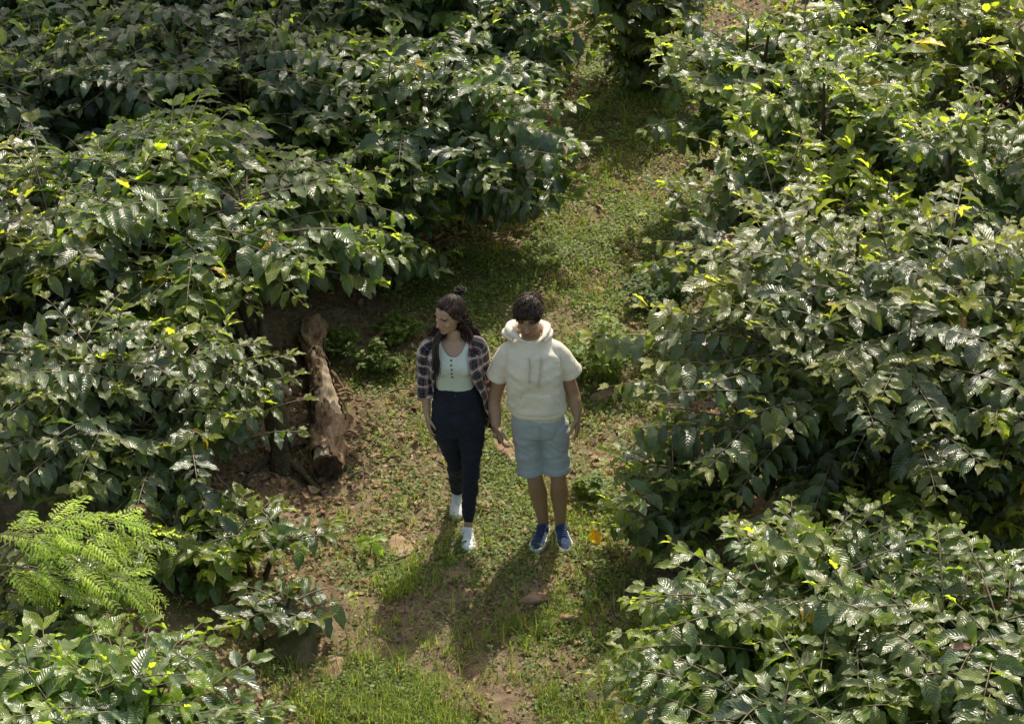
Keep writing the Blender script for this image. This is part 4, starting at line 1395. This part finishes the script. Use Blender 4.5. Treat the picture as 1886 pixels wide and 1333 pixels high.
# collar: a band standing at the neck and folding outwards
rows = []; urows = []
for dz, gr in ((0, 1.0), (.026, 1.02), (.034, 1.15), (.014, 1.5), (-.008, 1.75)):
    a = np.radians(np.linspace(62, 298, 40))
    rows.append(np.stack([-.348 + .055 * gr * np.sin(a), yw + .012 - .052 * gr * np.cos(a) * 1.0, np.full(40, 1.403 + dz) - .012 * (1 - np.abs(np.cos(a / 2))) * 0], axis=1))
    urows.append(np.stack([np.linspace(0, .28, 40), np.full(40, dz * 2 + .03)], axis=1))
grid_add(np.array(rows), np.array(urows))
for s, f_end, rads in (('r', .50, (.050, .054, .050, .046, .044)), ('l', .62, (.052, .058, .060, .056, .052))):
    sh, el, wr = arm_w[s]
    ins = sh + (np.array([-.349, yw, 1.335]) - sh) * .30 + np.array([0, 0, .008])
    en = el + (wr - el) * f_end
    ctl = np.array([ins, sh + [0, 0, -.006], sh * .45 + el * .55, el, en]); rads = np.array(rads)
    t = np.linspace(0, 4, 40)
    pp = np.stack([catmull(ctl[:, k], t) for k in range(3)], axis=1); rr = catmull(rads, t)
    pp = np.concatenate([pp, pp[-1:] - (pp[-1] - pp[-2]) * .2, pp[-5:-4]]); rr = np.concatenate([rr, [rr[-1] + .006, rr[-1] + .007]])   # turned-up cuff
    tang = np.gradient(pp[:40], axis=0); tang = np.concatenate([tang, tang[-1:], tang[-1:]]); tang /= np.linalg.norm(tang, axis=1)[:, None]
    ref = np.array([0.05, 1, 0.02]); u = ref - tang * (tang @ ref)[:, None]; u /= np.linalg.norm(u, axis=1)[:, None]; v = np.cross(tang, u)
    a = np.linspace(0, 2 * PI, 29)
    R = pp[:, None] + (u[:, None] * np.cos(a)[None, :, None] + v[:, None] * np.sin(a)[None, :, None]) * rr[:, None, None]
    ln = np.concatenate([[0], np.cumsum(np.linalg.norm(np.diff(pp, axis=0), axis=1))])
    U = np.stack(np.broadcast_arrays(a[None, :] * .058, ln[:, None]), axis=2)
    grid_add(R, U)
pm = mesh_np('plaid_shirt', np.concatenate(SV), SF, np.concatenate(SU), mat=M['plaid'])


def pmask(v): return np.clip((1.40 - v[:, 2]) * 6, 0, 1)


wrinkle(pm, .032, 5, 12, 61, (.5, 0, 1), pmask)
wrinkle(pm, .016, 9, 22, 67, (1, 0, .5), pmask)
set_v(pm, get_v(pm) - OW)
shirt = link('plaid_shirt', pm, woman)

# her hair: swept-back cap, long loose lengths, small top knot
def LW(x, y, z): return RW @ np.array([x, y, z]) * .94 + hcW


C = Shape()
C.ball(LW(0, -.028, .084), np.array([.056, .046, .030]) * .94, n=18, rot=RW)
for s in (-1, 1): C.ball(LW(.048 * s, -.012, .066), np.array([.036, .040, .032]) * .94, n=14, rot=RW)
C.ball(LW(0, .017, .029), np.array([.080, .0965, .098]) * .94, n=20, rot=RW)
C.ball(LW(0, .052, -.02), np.array([.080, .062, .085]) * .94, n=18, rot=RW)
for s in (-1, 1): C.limb([LW(.050 * s, -.052, .082), LW(.072 * s, -.022, .04), LW(.078 * s, .014, -.02), LW(.074 * s, .03, -.08)], np.array([.010, .014, .017, .020]), n=12)
cm = C.fuse('hair', M['hair_her'], voxel=.006, smooth=3)
T = Tubes(); rng = np.random.default_rng(9)


def lock(n, starts, via, end, spread, ev, r=.0065):
    for i in range(n):
        a = LW(*(np.array(starts) + rng.normal(0, .016, 3)))
        v_ = via + rng.normal(0, 1, 3) * spread * .7
        e = end + rng.normal(0, 1, 3) * np.array(ev)
        c1 = a + (v_ - a) * .5 + np.array([0, 0, -.01])
        pts = np.concatenate([bez(a, c1, v_, 6), bez(v_, v_ + (v_ - c1) * .5 + rng.normal(0, .01, 3), e, 7)[1:]])
        pts += np.sin(np.linspace(0, 7, len(pts)) + rng.uniform(0, 6))[:, None] * np.array([.004, .002, 0])
        T.add(pts, np.interp(np.linspace(0, 1, len(pts)), [0, .6, 1], [r, r * .85, .001]), n=5)


lock(60, (-.060, .045, -.05), wq(804, 628, -.075), wq(805, 690, -.150), .010, (.012, .010, .03))      # in front of her right shoulder
lock(26, (-.055, .06, -.03), wq(800, 606, .03), wq(787, 628, .03), .016, (.02, .02, .02), .004)          # wisps beside it
lock(70, (.065, .03, -.04), wq(858, 606, -.01), wq(872, 648, -.03), .012, (.016, .02, .022))            # over her left shoulder
lock(36, (.055, .055, -.03), wq(866, 604, .04), wq(886, 636, .03), .014, (.02, .03, .016), .005)
lock(80, (.0, .085, -.03), np.array([-.348, yw + .085, 1.38]), np.array([-.345, yw + .115, 1.20]), .030, (.05, .012, .04))
cv = get_v(cm); cn = normals(cm)
knot = np.array([.0, .062, .118])
cbvh = bvh_of(cm)
for i in rng.integers(0, len(cv), 1500):      # strands combed back to the knot over the skull, the lower ones falling
    p = (cv[i] - hcW) @ RW / .94
    lift = rng.uniform(.0005, .0035); pts = []
    for k in range(10):
        pts.append(LW(*p))
        if np.linalg.norm(p - knot) < .028: break
        fl = (knot - p) if p[2] > .0 else np.array([0, .3, -1.0])
        fl = fl / np.linalg.norm(fl) + rng.normal(0, .05, 3)
        q = p + fl * .013
        hit = cbvh.find_nearest(Vector(LW(*q)))
        p = ((np.array(hit[0]) + np.array(hit[1]) * lift - hcW) @ RW) / .94 if (hit[0] is not None and q[2] > -.05) else q
    if len(pts) > 3: T.add(np.array(pts), np.interp(np.linspace(0, 1, len(pts)), [0, .3, 1], [.0008, .0020, .0010]), n=4)
for i in rng.integers(0, len(cv), 260):
    p = (cv[i] - hcW) @ RW / .94; nl = cn[i] @ RW
    d = nl * .6 + rng.normal(0, .6, 3)
    T.add([LW(*p), LW(*(p + d * .012)), LW(*(p + d * .022 + [0, .008, .0]))], [.0013, .0010, .0004], n=3, cap=False)
hj = join_meshes('hair', [cm, T.mesh('strands', None, True)], M['hair_her'])
set_v(hj, get_v(hj) - OW)
hair = link('hair', hj, woman)
T = Tubes(); bc = wq(847, 536, .045)
for i in range(120):
    u = rng.normal(0, 1, 3); u /= np.linalg.norm(u); w_ = np.cross(u, rng.normal(0, 1, 3)); w_ /= np.linalg.norm(w_)
    r_ = rng.uniform(.008, .030); ang = np.linspace(0, rng.uniform(1.2, 3.4), 9); jc = rng.normal(0, .007, 3)
    T.add(bc + jc + (u[None] * np.cos(ang)[:, None] + w_[None] * np.sin(ang)[:, None]) * r_ * np.array([1.1, 1, .85]) - OW, np.interp(np.linspace(0, 1, 9), [0, .5, 1], [.001, .0036, .0008]), n=4)
T.add([bc - OW - [0, .0, .035], bc - OW - [0, 0, .012]], [.008, .009], n=8)
link('bun', T.mesh('bun', M['hair_her'], True), hair)


# ------------------------------------------------------------------ fallen log
def fallen_log():
    a = P(600, 862, .10); b = P(584, 585, .16)
    a[2] = gz(a[0], a[1]) + .085; b[2] = gz(b[0], b[1]) + .06
    root = link('fallen_log', None, label='fallen log with stripped pale wood and shade-coloured dark cut end beside the path', cat='log', loc=(a[0], a[1], float(gz(a[0], a[1]))))
    o = np.array(root.location)
    d = b - a; L = np.linalg.norm(d); d /= L
    x = np.cross(d, UPZ); x /= np.linalg.norm(x); up = np.cross(x, d)
    m, n = 90, 44
    t = np.linspace(0, 1, m)[:, None]; ang = np.linspace(0, 2 * PI, n, endpoint=False)[None, :]
    nz = fbm(np.cos(ang) * 1.6 + 7 + 0 * t, np.sin(ang) * 1.6 + t * 9, 5, 4)
    nz2 = fbm(ang * 3 + 0 * t, t * 26, 15, 3)
    r = (.088 + .010 * np.sin(t * 7) + .014 * (1 - t)) * (1 + .70 * (nz - .5) + .40 * (nz2 - .5))
    ctr = a + d * L * t[..., None] + x * (.035 * np.sin(t * 5))[..., None]
    R = ctr + (x * np.cos(ang)[..., None] + up * np.sin(ang)[..., None]) * r[..., None]
    top = np.sin(ang)
    hole = (fbm(ang * 1.2 + 0 * t, t * 5.5 + 3, 25, 3) + .30 * np.exp(-((t - .48) / .17) ** 2) * (top > .3) + .12 * (top > .6) * np.exp(-((t - .85) / .1) ** 2)) > .66
    i = np.arange(m - 1)[:, None] * n; j = np.arange(n)[None, :]; j2 = (j + 1) % n
    F = np.stack([i + j, i + j2, i + n + j2, i + n + j], axis=2)
    keep = ~hole[:-1]
    link('bark', mesh_np('bark', R.reshape(-1, 3) - o, F[keep].reshape(-1, 4), mat=M['log_bark']), root)
    R2 = ctr + (x * np.cos(ang)[..., None] + up * np.sin(ang)[..., None]) * (r * .84 - .004)[..., None]
    link('bare_wood', mesh_np('bare_wood', R2.reshape(-1, 3) - o, F.reshape(-1, 4), mat=M['log_wood']), root)
    rows = []
    for q, dep in ((.99, .0), (.90, -.012), (.72, .018), (.55, .0), (.36, .03), (.18, .008), (.02, .02)):
        rows.append(ctr[0] + d * dep + (x * np.cos(ang[0])[:, None] + up * np.sin(ang[0])[:, None]) * (r[0] * q * (1 + .08 * np.sin(ang[0] * 5 + q * 9)))[:, None] + d * (.02 * np.sin(ang[0] * 3 + q * 14))[:, None] * (q < .95))
    E = np.array(rows); k = len(E)
    i = np.arange(k - 1)[:, None] * n
    link('shaded_end', mesh_np('shaded_end', E.reshape(-1, 3) - o - d * .004, np.stack([i + j, i + n + j, i + n + j2, i + j2], axis=2).reshape(-1, 4), mat=M['log_end']), root)
    # loose strips of bark hanging on its side
    rg = np.random.default_rng(3)
    for q in range(7):
        tt = rg.uniform(.15, .9); k0 = int(tt * (m - 1)); an = rg.uniform(-.4, 1.2)
        p = ctr[k0, 0] + (x * math.cos(an) + up * math.sin(an)) * (r[k0].mean() * 1.05)
        T = Tubes(); e = p + d * rg.uniform(-.25, .25) + x * .10 - up * .08
        T.add(bez(p, (p + e) / 2 + up * .05, e, 6) - o, [.010, .012, .009, .008, .006, .003], n=5)
        link('bark_strip', T.mesh('bark_strip', M['log_bark']), root)


fallen_log()


# ------------------------------------------------------------------ stones
def stone(name, px, py, size, label, mat, seed, flat=.55):
    p = P(px, py, .03); z = float(gz(p[0], p[1]))
    rg = np.random.default_rng(seed)
    bm = bmesh.new(); bmesh.ops.create_icosphere(bm, subdivisions=4, radius=1)
    v = np.array([q.co for q in bm.verts])
    pl = rg.normal(0, 1, (9, 3)); pl /= np.linalg.norm(pl, axis=1)[:, None]
    dd = v @ pl.T
    cut = np.max(dd / rg.uniform(.72, 1.0, 9)[None], axis=1)
    s = 1 / np.maximum(cut, .55) * .8
    s *= 1 + .14 * (fbm(v[:, 0] * 2.5 + seed, v[:, 1] * 2.5 + v[:, 2] * 2, seed, 4) - .5)
    w = v * s[:, None] * np.array([1, rg.uniform(.7, 1.0), flat]) * size * 1.35 / 2
    a = rg.uniform(0, 6.28); c_, s_ = math.cos(a), math.sin(a)
    w = np.stack([w[:, 0] * c_ - w[:, 1] * s_, w[:, 0] * s_ + w[:, 1] * c_, w[:, 2] + size * flat * .16], axis=1)
    for q, k in zip(bm.verts, w): q.co = k
    me = bpy.data.meshes.new(name); bm.to_mesh(me); bm.free()
    me.polygons.foreach_set('use_smooth', np.ones(len(me.polygons), bool)); me.materials.append(M[mat])
    link(name, me, label=label, cat='stone', group='stones lying on the path', loc=(p[0], p[1], z))


STONES = [
    ('rock', 545, 1205, .27, 'largest mossy rock at the left edge of the path, lower left', 'mossy_stone', 1, .6),
    ('rock', 1118, 725, .13, 'brown rock half hidden under the weed clump right of the man', 'stone', 2, .6),
    ('rock', 1036, 287, .18, 'pale tan rock under the dark bush at the far bend of the path', 'stone', 3, .5),
    ('stone', 733, 1003, .15, 'flat tan stone on the path left of the woman\'s front shoe', 'stone', 4, .35),
    ('stone', 937, 832, .20, 'flat pale slab between the woman and the man, level with his shorts', 'stone', 5, .25),
    ('stone', 612, 1232, .16, 'tan stone against the right side of the mossy rock', 'stone', 6, .4),
    ('stone', 975, 1103, .12, 'ochre stone in the shadow below the man\'s shoes', 'stone', 7, .4),
    ('stone', 830, 1055, .12, 'dull stone in the shadow below the woman\'s shoes', 'stone', 8, .35),
    ('stone', 1087, 1282, .12, 'squarish stone near the bottom right bare soil', 'mossy_stone', 9, .5),
    ('stone', 1133, 1282, .09, 'small pinkish stone beside the squarish one at the lower right', 'stone', 10, .6),
    ('stone', 1040, 1132, .10, 'upright tan stone on the grassy right side of the path, below the man', 'stone', 11, .6),
    ('stone', 885, 925, .12, 'half buried stone between the couple\'s lower legs', 'stone', 12, .3),
    ('stone', 1165, 372, .10, 'light stone on bare soil near the bright green jutting bush', 'stone', 13, .4),
    ('stone', 950, 358, .17, 'pale rock under the drooping leaves behind the couple', 'stone', 14, .5),
    ('stone', 858, 1095, .10, 'low ochre stone between the two shadows on the path', 'stone', 15, .4),
]
for s in STONES: stone(*s)


# ------------------------------------------------------------------ fallen twigs
def twig(pts, r, label, seed):
    W = []
    for px, py, z in pts:
        p = P(px, py, z); p[2] = max(p[2], float(gz(p[0], p[1])) + r * .8) if z < .06 else p[2]
        W.append(p)
    W = np.array(W); o = W[0].copy()
    t = np.linspace(0, len(W) - 1, (len(W) - 1) * 5 + 1)
    pp = np.stack([catmull(W[:, k], t) for k in range(3)], axis=1)
    rg = np.random.default_rng(seed); pp += rg.normal(0, .004, pp.shape)
    T = Tubes(); T.add(pp - o, np.linspace(r, r * .45, len(pp)), n=6)
    k = len(pp) * 2 // 3
    T.add([pp[k] - o, pp[k] - o + np.array([.05, .03, .035])], [r * .6, r * .25], n=5)
    link('fallen_twig', T.mesh('fallen_twig', M['twig']), label=label, cat='twig', group='twigs lying on the ground', loc=o)


twig([(722, 722, .03), (755, 716, .10), (785, 745, .03)], .007, 'thin arched vine stem left of the woman\'s arm', 1)
twig([(905, 858, .03), (935, 835, .05), (885, 840, .04)], .006, 'thin pale stick on the ground between the couple', 2)
twig([(395, 868, .5), (430, 915, .25), (470, 965, .04)], .009, 'straight grey stick leaning from the bare twigged bush to the soil', 3)
twig([(330, 868, .4), (333, 910, .2), (326, 950, .04)], .008, 'upright pale stick under the bare twigged bush', 4)
twig([(700, 925, .03), (745, 905, .03), (790, 912, .03)], .006, 'crooked twig on bare soil left of the woman\'s legs', 5)
twig([(1010, 1250, .03), (1050, 1240, .03), (1085, 1222, .03)], .006, 'short twig on the shaded grass near the bottom of the path', 6)
twig([(640, 640, .06), (690, 668, .05), (730, 700, .03)], .007, 'dark twig running from the log into the weeds', 7)
twig([(640, 880, .03), (665, 868, .03), (700, 880, .03)], .008, 'curved twig lying in leaf litter near the dark cut end of the log', 8)


# ------------------------------------------------------------------ weeds
def weed(px, py, r, H, label, seed, n_st=26, size=.05, name='weed_clump', c1=(.085, .145, .035), c2=(.17, .23, .06)):
    rg = np.random.default_rng(seed)
    p = P(px, py, 0.05); base = np.array([p[0], p[1], float(gz(p[0], p[1]))])
    root = link(name, None, label=label, cat='weed', group='weeds growing by the path', loc=base)
    T = Tubes(); lv = Leaves(SMALL_T)
    for i in range(n_st):
        a = rg.uniform(0, 2 * PI); q = math.sqrt(rg.random())
        tip = np.array([math.cos(a) * r * q, math.sin(a) * r * q, H * (1 - .45 * q * q) * rg.uniform(.7, 1.05)])
        st = np.array([math.cos(a) * r * q * .35, math.sin(a) * r * q * .35, -.02])
        pts = bez(st, (st + tip) / 2 + UPZ * .05, tip, 8)
        T.add(pts, np.linspace(.0035, .0014, 8), n=4)
        for k in range(1, 8):
            for s in range(3 if k > 3 else 2):
                az = rg.uniform(0, 2 * PI)
                w = rg.random()
                lv.add(pts[k], np.array([math.cos(az), math.sin(az), rg.uniform(-.3, .3)]), UPZ + rg.normal(0, .25, 3), size * rg.uniform(.6, 1.25), np.append((np.array(c1) * (1 - w) + np.array(c2) * w) * rg.uniform(.75, 1.15), .4))
    link('stems', T.mesh('stems', M['green_twig']), root)
    link('leaves', lv.mesh('leaves', M['weed_leaf'], rg), root)


weed(1108, 688, .27, .50, 'bushy light green weed clump standing right of the man', 1, n_st=56, size=.055, c1=(.11, .18, .045), c2=(.25, .31, .09))
weed(690, 668, .20, .24, 'dark leafy weed clump between the log and the woman', 2, n_st=26, size=.05, c1=(.06, .11, .03))
weed(630, 640, .18, .20, 'low weed clump beside the far part of the log', 3, n_st=20, size=.045, c1=(.06, .11, .03))
weed(735, 610, .20, .20, 'low weed clump behind the woman\'s shoulder', 4, n_st=24, size=.045)
weed(1215, 560, .26, .30, 'dark weed clump at the right edge of the path behind the man', 5, n_st=30, size=.06, c1=(.045, .09, .03), c2=(.10, .15, .05))
weed(1090, 905, .14, .20, 'small weed beside the man\'s bare calf', 6, n_st=14, size=.05)
weed(460, 740, .12, .16, 'tiny weed on the brown soil between trunk and log', 7, n_st=10, size=.04)


def seedling(px, py, label, seed, n=6, size=.13, col=(.20, .27, .05)):
    rg = np.random.default_rng(seed)
    p = P(px, py, .05); base = np.array([p[0], p[1], float(gz(p[0], p[1]))])
    root = link('coffee_seedling', None, label=label, cat='seedling', group='coffee seedlings on the path', loc=base)
    T = Tubes(); T.add([[0, 0, -.02], [.01, 0, .06], [.02, .01, .13]], [.005, .004, .003], n=5)
    lv = Leaves(COFFEE_T)
    for i in range(n):
        a = 2 * PI * i / n + rg.uniform(-.3, .3)
        lv.add(np.array([.018, .008, .13 - .012 * (i % 3)]), np.array([math.cos(a), math.sin(a), rg.uniform(-.5, .2)]), UPZ + rg.normal(0, .2, 3), size * rg.uniform(.7, 1.1), np.append(np.array(col) * rg.uniform(.8, 1.2), .6))
    link('stem', T.mesh('stem', M['green_twig']), root)
    link('leaves', lv.mesh('leaves', M['coffee_leaf'], rg), root)


seedling(680, 1015, 'pale green broad leaved seedling alone on the left side of the path', 1, n=6, size=.14)
seedling(1075, 1105, 'small bluish seedling in the grass below the man, right side', 2, n=5, size=.07, col=(.12, .19, .07))


# ------------------------------------------------------------------ acacia sapling with feathery leaves
def acacia():
    rg = np.random.default_rng(77)
    p = P(-40, 1160, .1); base = np.array([p[0], p[1], float(gz(p[0], p[1]))])
    root = link('acacia_sapling', None, label='bright yellow green feathery acacia sapling at the left edge', cat='sapling', loc=base)
    T = Tubes(); V = []; F = []; U = []; CC = []; off = 0

    def leaflet(a, d, w, ln, wd, col):
        nonlocal off
        V.extend([a, a + d * ln * .5 + w * wd, a + d * ln, a + d * ln * .5 - w * wd]); F.append((off, off + 1, off + 2, off + 3)); off += 4
        U.extend([(0, 0), (.5, 1), (1, 0), (.5, -1)]); CC.extend([np.append(col, .5)] * 4)
    limbs = [((60, 1000, 1.0), (215, 962, 1.0)), ((0, 1010, 1.02), (120, 955, 1.08)), ((20, 1050, .9), (225, 1062, .86)), ((0, 1040, .92), (120, 1070, .82)), ((-20, 990, 1.0), (60, 985, 1.0)), ((-10, 1060, .85), (60, 1075, .74)), ((70, 1000, .95), (190, 1010, .92)), ((40, 985, 1.05), (165, 990, 1.02)), ((60, 1035, .9), (150, 1035, .92)), ((150, 965, 1.0), (255, 985, .94)), ((130, 1060, .88), (240, 1085, .78))]
    for (a0, b0) in limbs:
        A = P(*a0); E = P(*b0)
        T.add(bez(base - [0, 0, .03], base * .4 + A * .6 + np.array([0, 0, .1]), A, 8) - base, np.linspace(.012, .006, 8), n=5)
        pts = bez(A, (A + E) / 2 + UPZ * .05, E, 12)
        T.add(pts - base, np.linspace(.0055, .003, 12), n=5)
        tg = np.gradient(pts, axis=0); tg /= np.linalg.norm(tg, axis=1)[:, None]
        for k, sg in ((2, 1), (4, -1), (6, 1), (8, -.9), (10, .9), (11, -.5), (11, .1)):
            S = np.cross(tg[k], UPZ); S /= np.linalg.norm(S)
            d = S * sg * rg.uniform(.6, 1.1) + tg[k] * rg.uniform(.5, 1.1) + UPZ * rg.uniform(-.15, .15); d /= np.linalg.norm(d)
            ln = rg.uniform(.17, .28); M_ = 13
            q = bez(pts[k], pts[k] + d * ln * .55 + UPZ * .03, pts[k] + d * ln - UPZ * rg.uniform(-.02, .07), M_)
            T.add(q - base, np.linspace(.0026, .001, M_), n=4)
            td = np.gradient(q, axis=0); td /= np.linalg.norm(td, axis=1)[:, None]
            col = (np.array([.22, .34, .06]) * (1 - (w := rg.random())) + np.array([.36, .44, .10]) * w) * rg.uniform(.8, 1.15)
            roll = UPZ + rg.normal(0, .25, 3)
            for u in range(2, M_):
                sd = np.cross(td[u], roll); sd /= np.linalg.norm(sd) + 1e-6
                lf = .078 * math.sin(PI * (u + 1.2) / (M_ + 2.2)) ** .8 * rg.uniform(.8, 1.12)
                for g in (-1, 1):
                    if rg.random() < .06: continue
                    dl = sd * g + td[u] * rg.uniform(.35, .75) - UPZ * rg.uniform(.0, .5); dl /= np.linalg.norm(dl)
                    mid = q[u] - base + dl * lf * .55 + UPZ * lf * .10
                    cc = col * rg.uniform(.8, 1.2)
                    leaflet(q[u] - base, (mid - q[u] + base) / np.linalg.norm(mid - q[u] + base), td[u], lf * .6, .0085, cc)
                    d2 = dl - UPZ * .35; d2 /= np.linalg.norm(d2)
                    leaflet(mid - dl * .004, d2, td[u], lf * .5, .0075, cc)
    link('stem', T.mesh('stem', M['green_twig']), root)
    link('fronds', mesh_np('fronds', np.array(V), np.array(F), np.array(U), np.array(CC), mat=M['frond']), root)


acacia()


# ------------------------------------------------------------------ unseen shade tree added beyond the top edge to shade the far bushes
def unseen_shade_tree(x, y, label, seed, H=9.5, R=3.4, n=5200):
    rg = np.random.default_rng(seed)
    base = np.array([x, y, float(gz(x, y))])
    root = link('unseen_shade_tree', None, label=label, cat='tree', loc=base)
    T = Tubes(); lv = Leaves(COFFEE_T)
    T.add(bez(np.array([0, 0, -.1]), np.array([.15, .1, 3]), np.array([0, 0, H * .8]), 12), np.linspace(.17, .06, 12), n=12)
    cl = []
    for i in range(46):
        u = rg.normal(0, 1, 3); u /= np.linalg.norm(u); u[2] *= .5
        q = u * R * rg.uniform(.35, 1.0) + np.array([0, 0, H - .8])
        h = H * rg.uniform(.45, .75)
        T.add(bez(np.array([0, 0, h]), np.array([q[0] * .4, q[1] * .4, q[2] - .2]), q, 8), np.linspace(.05, .012, 8), n=6)
        cl.append(q)
    for i in range(n):
        q = cl[rg.integers(0, len(cl))] + rg.normal(0, .42, 3)
        lv.add(q, np.append(rg.normal(0, 1, 2), rg.uniform(-1, .2)), UPZ + rg.normal(0, .4, 3), rg.uniform(.16, .30), tint(rg, .2))
    link('trunk', T.mesh('trunk', M['bark']), root)
    link('crown', lv.mesh('crown', M['coffee_leaf'], rg), root)


unseen_shade_tree(-1.9, 11.6, 'tall unseen tree added beyond the top left edge to shade the far bushes', 5)


# ------------------------------------------------------------------ exposed roots and broken bark by the old trunk and the log
def root_piece(pts, r, label, seed):
    W = []
    for px, py, dz in pts:
        p = P(px, py, .1); p[2] = float(gz(p[0], p[1])) + dz; W.append(p)
    W = np.array(W); o = W[0].copy()
    t = np.linspace(0, len(W) - 1, (len(W) - 1) * 6 + 1)
    pp = np.stack([catmull(W[:, k], t) for k in range(3)], axis=1)
    T = Tubes(); rg = np.random.default_rng(seed)
    T.add(pp - o, np.linspace(r, r * .35, len(pp)) * rg.uniform(.8, 1.2, len(pp)), n=8)
    link('surface_root', T.mesh('surface_root', M['bark']), label=label, cat='root', group='roots showing at the foot of the old trunk', loc=o)


root_piece([(515, 838, .05), (560, 862, .05), (610, 905, -.02)], .035, 'thick root running from the old trunk towards the path', 1)
root_piece([(505, 835, .05), (470, 862, .04), (430, 905, -.02)], .030, 'root running left from the old trunk under the bare twigs', 2)
root_piece([(528, 822, .06), (548, 815, .06), (566, 800, -.01)], .028, 'short root between the old trunk and the log', 3)
